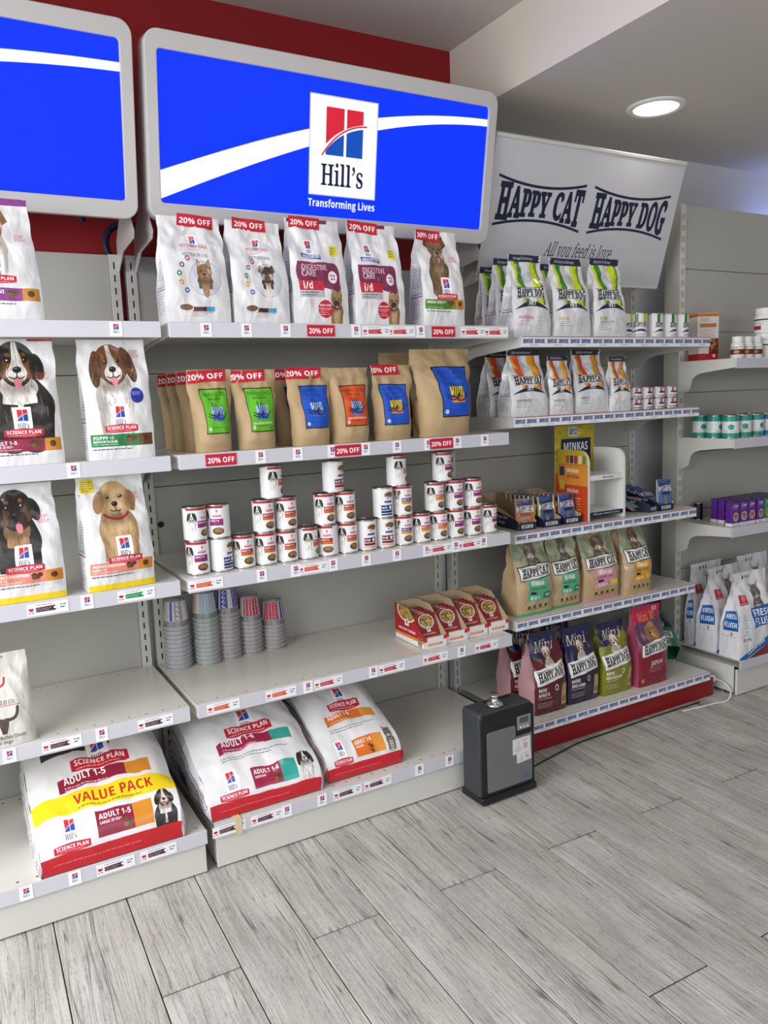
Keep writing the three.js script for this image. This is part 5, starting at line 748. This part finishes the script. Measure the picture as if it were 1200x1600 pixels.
// kraft cat food bags
const minka = (o) => film(tex(320, 480, (c, w, h) => {
  c.drawImage(kraftTex.image, 0, 0, w, h); const g2 = canvas(w, h * 0.5), k = g2.getContext('2d'), r = rng(o.seed);
  for (let i = 0; i < 160; i++) { k.globalAlpha = 0.35; oval(k, r() * w, r() * h * 0.34, 20 + 30 * r(), 16 + 16 * r(), ['#8aa07a', '#a8b89a', '#c8ccb8', '#7a8a6a', '#9a9a84'][(r() * 5) | 0]); } c.drawImage(g2, 0, 0);
  pet(c, w * 0.52, h * 0.19, w * 0.2, { ...PETS[o.pet], seed: o.seed, tongue: o.tongue });
  c.save(); c.translate(w * 0.5, h * 0.44); c.rotate(-0.05); fill(c, '#1a1c22', -w * 0.44, -44, w * 0.88, 88); fill(c, '#f1f0ec', -w * 0.425, -38, w * 0.85, 76); slab(c, 'HAPPY CAT', -w * 0.38, -32, w * 0.76, 64, '#15161c', 0.12); c.restore();
  fill(c, o.col, w * 0.24, h * 0.53, w * 0.58, h * 0.28); text(c, 'Minkas', w * 0.5, h * 0.58, 42, '#f6f6f0', { width: w * 0.38 }); text(c, o.t, w * 0.5, h * 0.655, 24, o.ink, { width: w * 0.44 }); fill(c, '#1c1c20', w * 0.3, h * 0.69, w * 0.16, 17); for (let i = 0; i < 3; i++) oval(c, w * (0.34 + 0.1 * i), h * 0.77, 11, 11, '#ffffff99'); c.beginPath(); c.roundRect(w * 0.66, h * 0.71, w * 0.24, h * 0.085, 16); c.fillStyle = o.bub; c.fill(); text(c, o.n, w * 0.78, h * 0.753, 22, '#f4f4e8', { width: w * 0.16 });
  for (let i = 0; i < 4; i++) fill(c, '#3a3226', w * (0.24 + 0.16 * i), h * 0.87, 24, 18); lines(c, w * 0.22, h * 0.915, w * 0.6, 1, 8, 6, '#4a4030'); fill(c, o.foot, 0, h * 0.965, w, h * 0.035);
}), { roughness: 0.45 });
const ms = { side: kraft, back: kraft, y: Y.c4, d: 0.1, form: { tw: 0.96, t0: 0.4, cr: 0.007, bulge: 0.22 }, group: 'kraft cat food bags' };
const m1 = minka({ pet: 'tabby', seed: 21, col: '#58b088', ink: '#16452e', t: 'PERFECT MIX', bub: '#1f7a4a', n: '+25%', foot: '#4aa878' });
standing({ ...ms, x0: 1.366, x1: 1.552, vT: 838, z: 0.382, mat: m1, label: 'kraft cat food bag with a green panel, at the shelf end' });
standing({ ...ms, x0: 1.566, x1: 1.726, vT: 832, z: 0.365, mat: minka({ pet: 'tabby', seed: 22, col: '#58b088', ink: '#16452e', t: 'PERFECT MIX', bub: '#1f7a4a', n: '+25%', foot: '#5a9a58' }), label: 'kraft cat food bag with a green panel beside the pink panelled one' });
standing({ ...ms, x0: 1.742, x1: 1.95, vT: 828, z: 0.37, mat: minka({ pet: 'browncat', seed: 23, col: '#dd9aae', ink: '#7a2440', t: 'JUNIOR CARE', bub: '#e8c830', n: '1,5', foot: '#d890a4' }), label: 'kraft cat food bag with a pink panel' });
standing({ ...ms, x0: 1.966, x1: 2.132, vT: 815, z: 0.387, d: 0.12, mat: minka({ pet: 'browncat', seed: 24, col: '#e0a02a', ink: '#6a3c10', t: 'HAIRBALL CONTROL', bub: '#e8c020', n: '1,5', foot: '#c8a868' }), label: 'kraft cat food bag with an orange panel' });

// dark dog food bags on the base shelf
const mini = (o) => film(tex(320, 512, (c, w, h) => {
  fill(c, o.bg, 0, 0, w, h); shapeOf(c, [[0, 0], [w, 0], [w, h * 0.1], [w * 0.4, h * 0.3], [0, h * 0.32]], '#161c46'); text(c, 'Mini', w * 0.46, h * 0.17, 88, '#cfc8b0', { font: SERIF, bold: false, skew: 0.3, width: w * 0.66 });
  pet(c, w * 0.5, h * 0.27, w * 0.14, { ...PETS.russell, body: { ...PETS.russell.body, h: 2.6 } }); fill(c, o.bg, 0, h * 0.62, w, h * 0.38);
  c.save(); c.translate(w * 0.5, h * 0.5); c.rotate(-0.1); shapeOf(c, [[-w * 0.46, -46], [w * 0.46, -52], [w * 0.46, 46], [-w * 0.46, 52]], '#ecebe8'); slab(c, 'HAPPY DOG', -w * 0.4, -36, w * 0.8, 72, '#15161c', 0.12); c.restore();
  text(c, 'MINI', w * 0.08, h * 0.68, 32, '#f4f2ee', { align: 'left' }); text(c, o.t, w * 0.08, h * 0.745, 32, '#f4f2ee', { align: 'left', width: w * o.tw }); lines(c, w * 0.08, h * 0.79, w * 0.42, 1, 8, 8, '#d8d0c8'); lines(c, w * 0.08, h * 0.85, w * 0.5, 3, 13, 5, '#d8c8c8'); fill(c, '#b8a468', w * 0.8, h * 0.66, w * 0.18, h * 0.27); oval(c, w * 0.89, h * 0.86, 18, 18, '#2a2420'); oval(c, w * 0.89, h * 0.86, 8, 8, '#d8c890'); oval(c, w * 0.62, h * 0.68, 16, 20, '#f0ece8'); oval(c, w * 0.62, h * 0.68, 11, 14, o.bg);
}), { roughness: 0.3 });
const ns = { y: Y.c5, d: 0.1, form: { tw: 0.92, t0: 0.42, cr: 0.006, bulge: 0.16 }, group: 'coloured dog food bags above the red kick panel' };
const n1 = standing({ ...ns, x0: 1.381, x1: 1.552, vT: 986, z: 0.465, mat: mini({ bg: '#5a111c', t: 'AFRICA', tw: 0.34 }), side: side2(0xc99aa0), back: side2(0x6a1724), label: 'wine red dog food bag with pale pink side, front of its row' });
dup(n1, [n1.position.x - 0.005, n1.position.y, n1.position.z - 0.14], -0.05, 'wine red dog food bag standing behind its twin');
const n2 = standing({ ...ns, x0: 1.572, x1: 1.742, vT: 978, z: 0.455, mat: mini({ bg: '#251236', t: 'IRELAND', tw: 0.4 }), side: side2(0x33204a), label: 'dark purple dog food bag' });
dup(n2, [n2.position.x + 0.02, n2.position.y, n2.position.z - 0.15], 0, 'dark bag standing in the shade behind the purple one');
standing({ ...ns, x0: 1.758, x1: 1.93, vT: 970, z: 0.466, mat: mini({ bg: '#7d8018', t: 'NEUSEELAND', tw: 0.5 }), side: side2(0x6f7420), label: 'olive green dog food bag with dark blue top' });
const japanTex = film(tex(320, 512, (c, w, h) => { fill(c, '#7f102b', 0, 0, w, h); fill(c, '#b01846', 0, 0, w, h * 0.2); text(c, 'Mini XS', w * 0.45, h * 0.13, 66, '#e0a030', { font: SERIF, bold: false, skew: 0.3, width: w * 0.6 }); fill(c, '#d88a9a', w * 0.72, h * 0.02, w * 0.18, h * 0.06); shapeOf(c, [[0, h * 0.2], [w, h * 0.16], [w, h * 0.42], [0, h * 0.46]], '#5a3a52'); pet(c, w * 0.5, h * 0.3, w * 0.17, PETS.poodle); shapeOf(c, [[w * 0.1, h * 0.46], [w * 0.95, h * 0.4], [w * 0.95, h * 0.57], [w * 0.1, h * 0.61]], '#ecebe8'); c.save(); c.translate(w * 0.53, h * 0.51); c.rotate(-0.06); slab(c, 'HAPPY DOG', -w * 0.37, -34, w * 0.74, 68, '#15161c', 0.12); c.restore(); fill(c, '#7f102b', 0, h * 0.62, w, h * 0.38); text(c, 'JAPAN', w * 0.55, h * 0.71, 40, '#f0e4e4', { font: SERIF, width: w * 0.38 }); lines(c, w * 0.3, h * 0.76, w * 0.5, 3, 14, 5, '#d0a0ac'); oval(c, w * 0.12, h * 0.92, 16, 16, '#b8862a'); }), { roughness: 0.3 });
standing({ ...ns, x0: 1.955, x1: 2.14, vT: 946, z: 0.482, mat: japanTex, side: side2(0xa84a66), label: 'crimson dog food bag picturing a curly tan dog' });
{
  const map = film(tex(256, 320, (c, w, h) => { fill(c, '#0f6e54', 0, 0, w, h); fill(c, '#16243c', 0, h * 0.3, w, h * 0.3); pet(c, w * 0.6, h * 0.42, 30, PETS.bernese); fill(c, '#0f6e54', 0, h * 0.62, w, h * 0.38); fill(c, '#e8e8e6', w * 0.16, h * 0.7, w * 0.68, 44); slab(c, 'HAPPY DOG', w * 0.2, h * 0.705, w * 0.6, 38, '#15161c', 0.1); lines(c, w * 0.16, h * 0.87, w * 0.6, 2, 12, 6, '#a0d0c0'); }), { roughness: 0.3 });
  const g = thing('pet_food_bag', 'teal green dog food bag slumped over at the shelf end', 'bag', [2.255, Y.c5 + 0.062, 0.345], -0.5); g.rotation.order = 'YXZ'; g.rotation.x = -0.95;
  bagParts(g, bagForm({ w: 0.16, h: 0.26, d: 0.09, seed: 91, tw: 0.95, cr: 0.008, bulge: 0.3, t0: 0.45 }), map, side2(0x0f6e54));
}

// ---------------------------------------------------------------- tall bay beside it
const litterTex = tex(384, 576, (c, w, h) => {
  fill(c, '#e7e7ea', 0, 0, w, h); for (let i = 0; i < 3; i++) oval(c, w * (0.3 + 0.1 * i), h * 0.06, 9, 13, '#3a3c42', 0.3);
  fill(c, '#c8122a', w * 0.1, h * 0.26, w * 0.2, h * 0.11); oval(c, w * 0.2, h * 0.3, 20, 20, '#d8808a'); lines(c, w * 0.12, h * 0.35, w * 0.16, 1, 8, 6, '#fff');
  pet(c, w * 0.62, h * 0.26, w * 0.14, PETS.tabby);
  shapeOf(c, [[w * 0.34, h * 0.42], [w * 0.94, h * 0.4], [w * 0.94, h * 0.62], [w * 0.36, h * 0.64]], '#1a62b0'); text(c, 'FRESH', w * 0.64, h * 0.475, 62, '#fff', { width: w * 0.5 }); text(c, 'FLUSH', w * 0.64, h * 0.575, 62, '#fff', { width: w * 0.5 });
  for (let i = 0; i < 3; i++) { oval(c, w * 0.16, h * (0.5 + 0.09 * i), 18, 18, '#c0d0e0'); lines(c, w * 0.08, h * (0.535 + 0.09 * i), w * 0.18, 1, 8, 5, '#3a6aa8'); } text(c, '99,9%', w * 0.18, h * 0.77, 30, '#4a5a70');
  shapeOf(c, [[0, h * 0.98], [w, h * 0.7], [w, h * 0.8], [w * 0.2, h], [0, h]], '#1a62b0'); text(c, 'CLUMPING', w * 0.45, h * 0.87, 40, '#fff', { turn: -0.42, width: w * 0.5 }); shapeOf(c, [[w * 0.24, h], [w, h * 0.8], [w, h]], '#7a2026');
});
const litterSide = film(tex(160, 512, (c, w, h) => { fill(c, '#e6e6ea', 0, 0, w, h); c.save(); c.translate(w * 0.5, h * 0.56); c.rotate(-0.08); fill(c, '#1a62b0', -58, -58, 116, 116); text(c, 'FRESH', 0, -24, 40, '#fff', { width: 100 }); text(c, 'FLUSH', 0, 24, 40, '#fff', { width: 100 }); c.restore(); fill(c, '#d08a58', w * 0.55, h * 0.69, 16, 22); lines(c, 16, h * 0.74, w * 0.8, 1, 8, 5, '#a8a8ae'); }));
{
  const mat = film(litterTex), y = Y.d5, w = 0.235, h = 0.4, d = 0.115;
  const e3 = thing('litter_bag', 'white cat litter bag at the front of its row on the base shelf', 'bag', [2.51 + w / 2, y + 0.0008, 0.585 - d / 2], -0.03, 'white cat litter bags');
  bagParts(e3, bagForm({ w, h, d, seed: 71, tw: 0.98, t0: 0.4, seal: 0.07, cr: 0.007, bulge: 0.08 }), mat, litterSide, G.plain);
  dup(e3, [2.515 + w / 2, y + 0.0008, 0.383], 0.06, 'white cat litter bag second in its row, behind the front one');
  dup(e3, [2.53 + w / 2, y + 0.0008, 0.275], 0.03, 'white cat litter bag at the back of its row against the panel').scale.set(1, 1.0, 0.5);
  const f = dup(e3, [2.775 + w / 2, y + 0.0008, 0.52], 0.04, 'white cat litter bag at the front of the neighbouring row'); dup(e3, [2.78 + w / 2, y + 0.0008, 0.35], 0, 'white cat litter bag behind the front one of the neighbouring row').scale.set(1, 1.05, 0.8);
}
{
  const cartonTex = (col, top) => paper(tex(128, 256, (c, w, h) => { fill(c, col, 0, 0, w, h); fill(c, '#e8e4ea', 0, h * 0.86, w, h * 0.14); text(c, 'Cat', w * 0.52, h * 0.14, 38, '#f0e8f6', { skew: 0.2, width: 76 }); lines(c, 20, h * 0.24, 80, 1, 8, 7, top); oval(c, w * 0.55, h * 0.6, 44, 46, '#e8dcd0'); oval(c, w * 0.55, h * 0.6, 37, 39, '#a8744a'); for (let i = 0; i < 18; i++) oval(c, w * 0.33 + (i * 23) % 54, h * 0.5 + (i * 17) % 52, 8, 6, ['#c89060', '#8a5630', '#b87848'][i % 3]); lines(c, 14, h * 0.92, 100, 1, 8, 7, '#6a4a7a'); }), { roughness: 0.35 });
  const purple = cartonTex('#5a2a8a', '#d8b8e8'), green = cartonTex('#1f8a3a', '#c8f0c8'), geo = rbox(0.052, 0.112, 0.034, 0.002, 0, 0.056, 0, 1), topM = std(0x4a2470, 0.35), y = Y.d3 + 0.0008;
  uvBy(geo, (a) => a / 0.052 + 0.5, (a, b) => b / 0.112);
  const carton = (mat, x, z, t, label, h = 1) => { const g = thing('food_carton', label, 'carton', [x, y, z], t, 'small cat food cartons'); part(g, 'carton_body', geo, mat); part(g, 'top_flap', rbox(0.05, 0.0014, 0.032, 0.0005, 0, 0.1126, 0, 1), topM); return g; };
  for (let r = 0; r < 4; r++) for (let k = 0; k < 7; k++) { if (r > 0 && k === 0) continue; const gr = k > 3; carton(gr ? green : purple, 2.552 + k * 0.06 + 0.006 * Math.sin(k * 3 + r), 0.49 - r * 0.042, 0.06 * Math.sin(k * 5 + r * 2), (gr ? 'small green cat food carton, ' : 'small purple cat food carton, ') + (r ? ORD[r] + ' row behind, ' : 'front row, ') + ORD[k] + ' from the shelf bracket'); }
  makeCan(canForm(0.022, 0.085), std(0x1a1a1d, 0.35), 'food_can', 'slim black can beside the purple cartons', [2.6, y, 0.262], 0);
  const tealTex = (col) => paper(tex(320, 160, (c, w, h) => { fill(c, '#dfe2e2', 0, 0, w, h); fill(c, col, 0, 0, w, 38); fill(c, col, 0, h - 34, w, 34); for (const x of [w * 0.5, w * 0.05]) { shapeOf(c, [[x - 20, 70], [x, 58], [x + 20, 70], [x + 14, 100], [x - 14, 100]], col); lines(c, x - 40, 108, 80, 2, 9, 5, '#7a8a8a'); } lines(c, 60, 54, 60, 8, 9, 4, '#a0a8a8'); lines(c, 220, 54, 60, 8, 9, 4, '#a0a8a8'); }), { roughness: 0.28 });
  const teal = tealTex('#1d8f80'), blueC = tealTex('#2a62b4'), greyC = std(0x8a8a86, 0.35), cf = canForm(0.0365, 0.104), y2 = Y.d2 + 0.0008;
  [[2.545, 0.31, teal], [2.545, 0.39, teal], [2.545, 0.475, teal], [2.632, 0.475, teal], [2.72, 0.475, teal], [2.63, 0.39, teal], [2.72, 0.39, teal], [2.805, 0.475, blueC], [2.89, 0.475, greyC], [2.805, 0.39, blueC]].forEach(([x, z, m], i) => makeCan(cf, m, 'food_can', m === teal ? 'white pet milk can with teal bands, ' + (z > 0.45 ? 'front row, ' : z > 0.35 ? 'second row, ' : 'back row, ') + ORD[Math.round((x - 2.545) / 0.087)] + ' from the shelf bracket' : m === blueC ? 'white can with blue bands' + (z > 0.45 ? ' beside the teal ones' : ' behind the other blue one') : 'white can with grey bands beside the blue one', [x, y2, z], Math.PI - 0.5 + 0.5 * Math.sin(i * 2), 'banded cans'));
  // supplement boxes and bottles on the upper shelf
  const y1 = Y.d1 + 0.0008;
  const bxA = paper(tex(192, 256, (c, w, h) => { fill(c, '#dcd8d4', 0, 0, w, h); fill(c, '#c4702c', 0, 0, w, 34); fill(c, '#c4702c', 20, 104, 150, 40); lines(c, 24, 52, 100, 3, 14, 7, '#5a4a44'); lines(c, 20, 160, 150, 7, 13, 6, '#8a8480'); }), { roughness: 0.4 });
  const bxB = paper(tex(192, 192, (c, w, h) => { fill(c, '#d8d6d6', 0, 0, w, h); fill(c, '#b0161e', 0, 130, w, 62); fill(c, '#6a2418', 100, 0, 92, 130); const r = rng(8); for (let i = 0; i < 14; i++) oval(c, 106 + r() * 80, 10 + r() * 100, 14, 12, ['#7a2a5a', '#c88a2a', '#8a9a3a', '#a83a2a'][i % 4]); oval(c, 150, 150, 16, 16, '#e8c8c8'); }), { roughness: 0.4 });
  const mkBox = (name, w, h, d, x, yy, z, t, m, label) => { const g = thing(name, label, 'box', [x, yy, z], t); const q = rbox(w, h, d, 0.0015, 0, h / 2, 0, 1); uvBy(q, (a, b, c) => clamp((a + (w / 2)) / w * 0.999, 0, 1), (a, b) => b / h); part(g, 'carton_body', q, m); part(g, 'carton_flap', rbox(w - 0.004, 0.0012, d - 0.004, 0.0004, 0, h + 0.0006, 0, 1), M.white); };
  mkBox('supplement_box', 0.1, 0.1, 0.09, 2.578, y1, 0.29, -0.35, bxB, 'white and red supplement box, lower of the two stacked at the shelf end');
  mkBox('supplement_box', 0.105, 0.115, 0.085, 2.578, y1 + 0.1022, 0.29, -0.4, bxA, 'white supplement box with an orange top, stacked on the red one');
  const bottle = (r, h, x, yy, z, m, label, cap = 0.75) => { const g = thing('pill_bottle', label, 'bottle', [x, yy, z], 0.3, 'white pill bottles'); part(g, 'bottle_body', new THREE.LatheGeometry([[0.0001, 0], [r * 0.93, 0], [r, 0.003], [r, h * 0.62], [r * 0.94, h * 0.68], [r * cap * 0.95, h * 0.74], [r * cap * 0.95, h * 0.78]].map(([a, b]) => new THREE.Vector2(a, b)), 28), M.white); part(g, 'label', new THREE.CylinderGeometry(r + 0.0005, r + 0.0005, h * 0.48, 28, 1, true).translate(0, h * 0.33, 0), m, 'printed label'); part(g, 'cap', new THREE.CylinderGeometry(r * cap, r * cap * 1.02, h * 0.24, 28).translate(0, h * 0.88, 0), M.white); };
  const lab1 = paper(tex(192, 96, (c, w, h) => { fill(c, '#e0dcd8', 0, 0, w, h); fill(c, '#5a2a1a', 0, 30, w, 46); for (const x of [20, 90, 150]) { oval(c, x, 54, 14, 14, '#c88a3a'); } lines(c, 0, 8, w, 2, 10, 6, '#3a3a40'); })), lab2 = paper(tex(192, 96, (c, w, h) => { fill(c, '#e2e2e2', 0, 0, w, h); fill(c, '#3a3a3e', 0, 0, w, 12); fill(c, '#a01a28', 80, 54, 60, 30); fill(c, '#a01a28', 0, 54, 30, 30); lines(c, 10, 24, 160, 3, 10, 5, '#6a6a70'); }));
  [[2.585, 0.47], [2.65, 0.47], [2.715, 0.47]].forEach(([x, z], i) => bottle(0.029, 0.098, x, y1, z, lab1, ['small white pill bottle with a brown label, nearest the shelf bracket', 'small white pill bottle with a brown label, middle of three', 'small white pill bottle with a brown label, beside the big jars'][i], 0.82));
  bottle(0.052, 0.115, 2.815, y1, 0.45, lab2, 'wide white supplement jar, lower of the stacked pair', 0.92); bottle(0.052, 0.115, 2.815, y1 + 0.1152, 0.45, lab2, 'wide white supplement jar stacked on another', 0.92);
}

{
  const g = thing('led_tube', 'added cool blue light tube, unseen behind the tall shelving bay, tinting the wall', 'lamp', [3.62, 2.2, 0.03]);  // added unseen source that gives the wall above this bay its bluish glow
  part(g, 'light_tube', new THREE.CylinderGeometry(0.013, 0.013, 0.55, 16).rotateZ(Math.PI / 2), new THREE.MeshStandardMaterial({ color: 0xffffff, emissive: 0x9fb4ff, emissiveIntensity: 2 })); part(g, 'tube_holder', box(0.6, 0.012, 0.03, 0, -0.022, 0), M.metal);
  areaLight(0.5, 0.03, 0x8aa4ff, 22, [3.62, 2.216, 0.03], [3.62, 3.2, 0.03]);
}

// ---------------------------------------------------------------- scent diffuser, cables, socket
{
  const x0 = 0.915, x1 = 1.158, zF = 0.725, zB = 0.612, H = 0.338, W = x1 - x0, Dp = zF - zB, g = thing('scent_diffuser', 'dark grey scent diffuser box with silver front plate standing on the floor', 'diffuser', [(x0 + x1) / 2, 0, (zF + zB) / 2], 0.02);
  const dk = std(0x33363b, 0.55), bk = std(0x17181b, 0.35), plate = std(0x8f9294, 0.32, { metalness: 0.7 });
  part(g, 'body', rbox(W, H - 0.012, Dp, 0.016, 0, 0.012 + (H - 0.012) / 2, 0, 3), dk);
  part(g, 'front_cover', extrude(roundRect(W - 0.006, H - 0.03, 0.016), 0.004, 0.002).translate(0, H / 2 + 0.009, Dp / 2 - 0.001), bk); part(g, 'base_plinth', rbox(W + 0.008, 0.026, Dp + 0.014, 0.006, 0, 0.018, 0.006), bk);
  for (const [a, b] of [[-1, -1], [1, -1], [-1, 1], [1, 1]]) part(g, 'foot', new THREE.CylinderGeometry(0.009, 0.008, 0.006, 12).translate(a * (W / 2 - 0.016), 0.0032, b * (Dp / 2 - 0.014)), bk);
  const L0 = -W / 2 + 0.025, R1 = W / 2 - 0.016, b0 = 0.045, t1 = H - 0.07, s = new THREE.Shape();
  s.moveTo(L0 + 0.008, b0); s.lineTo(R1 - 0.008, b0); s.quadraticCurveTo(R1, b0, R1, b0 + 0.008); s.lineTo(R1, t1 - 0.045); s.lineTo(R1 - 0.075, t1 - 0.045); s.lineTo(R1 - 0.075, t1 - 0.012); s.quadraticCurveTo(R1 - 0.077, t1, R1 - 0.088, t1); s.lineTo(L0 + 0.012, t1); s.quadraticCurveTo(L0, t1, L0, t1 - 0.012); s.lineTo(L0, b0 + 0.008); s.quadraticCurveTo(L0, b0, L0 + 0.008, b0);
  part(g, 'front_plate', extrude(s, 0.002, 0.0008).translate(0, 0, Dp / 2 + 0.0055), plate, 'silver front plate');
  const cpnl = part(g, 'control_panel', rbox(0.062, 0.052, 0.004, 0.003, R1 - 0.034, t1 + 0.002, Dp / 2 + 0.0062), std(0x9fa3a5, 0.35, { metalness: 0.5 })); part(cpnl, 'display', box(0.04, 0.02, 0.0012, R1 - 0.036, t1 + 0.012, Dp / 2 + 0.0086), std(0x50574e, 0.3));
  for (let i = 0; i < 3; i++) part(cpnl, 'button', new THREE.CylinderGeometry(0.004, 0.004, 0.002, 12).rotateX(Math.PI / 2).translate(R1 - 0.05 + i * 0.016, t1 - 0.014, Dp / 2 + 0.0086), M.white);
  const note = paper(tex(192, 144, (c, w, h) => { fill(c, '#dcdcdc', 0, 0, w, h); c.strokeStyle = '#6a6a9a'; c.lineWidth = 4; c.beginPath(); c.moveTo(60, 30); c.lineTo(60, 84); c.moveTo(30, 90); c.lineTo(90, 90); c.stroke(); lines(c, 26, 100, 70, 2, 14, 7, '#7a7a9a'); lines(c, 104, 20, 70, 2, 12, 7, '#7a7a80'); fill(c, '#c8a8a4', 116, 56, 44, 50); })), note2 = note;
  part(g, 'sticker', new THREE.BoxGeometry(0.082, 0.058, 0.0006).translate(R1 - 0.048, t1 - 0.082, Dp / 2 + 0.0088), note, 'white printed sticker'); part(g, 'sticker', new THREE.BoxGeometry(0.066, 0.036, 0.0006).rotateZ(0.06).translate(R1 - 0.038, t1 - 0.127, Dp / 2 + 0.0093), note2, 'white printed sticker');
  part(g, 'maker_mark', merge([box(0.0015, 0.022, 0.0006, R1 - 0.03, 0.085, Dp / 2 + 0.0087), box(0.03, 0.002, 0.0006, R1 - 0.03, 0.07, Dp / 2 + 0.0087), box(0.026, 0.004, 0.0006, R1 - 0.03, 0.063, Dp / 2 + 0.0087)]), std(0x5a5a98, 0.5));
  part(g, 'nozzle', new THREE.LatheGeometry([[0.0001, 0], [0.031, 0], [0.032, 0.006], [0.026, 0.012], [0.015, 0.017], [0.0135, 0.03], [0.0165, 0.034], [0.0165, 0.042], [0.0001, 0.042]].map(([a, b]) => new THREE.Vector2(a, b)), 32).translate(-0.02, H, 0.012), M.chrome, 'chrome nozzle');
  part(g, 'latch_bar', box(0.12, 0.003, 0.014, 0.02, H + 0.0018, -0.03), M.dark);
}
{
  const cord = thing('power_cord', 'thin black power cord running from the diffuser along the red kick panel', 'cord');
  part(cord, 'cord_run', tube([[1.16, 0.035, 0.66], [1.175, 0.012, 0.64], [1.21, 0.0045, 0.615], [1.3, 0.0042, 0.59], [1.42, 0.0042, 0.565], [1.55, 0.0042, 0.54], [1.75, 0.0042, 0.535], [2.0, 0.0042, 0.528], [2.3, 0.0042, 0.53]], 0.0032, 80), M.black);
  const plug = thing('wall_socket', 'white socket block at the end of the red kick panel', 'socket', [2.425, 0, 0.46]);
  part(plug, 'socket_case', rbox(0.05, 0.09, 0.06, 0.006, 0, 0.0455, 0), M.white); part(plug, 'plug_body', new THREE.CylinderGeometry(0.018, 0.018, 0.03, 16).rotateZ(Math.PI / 2).translate(0.04, 0.06, 0), M.white);
  const wc = thing('white_cable', 'white cable looping from the socket onto the floor', 'cable');
  part(wc, 'cable_run', tube([[2.48, 0.06, 0.46], [2.482, 0.055, 0.52], [2.47, 0.03, 0.565], [2.43, 0.0052, 0.585], [2.33, 0.0052, 0.58], [2.15, 0.0052, 0.56]], 0.004, 70), M.white);
}

scene.traverse((o) => { if (o.isMesh) { o.castShadow = true; o.receiveShadow = true; } });
renderer.render(scene, camera);
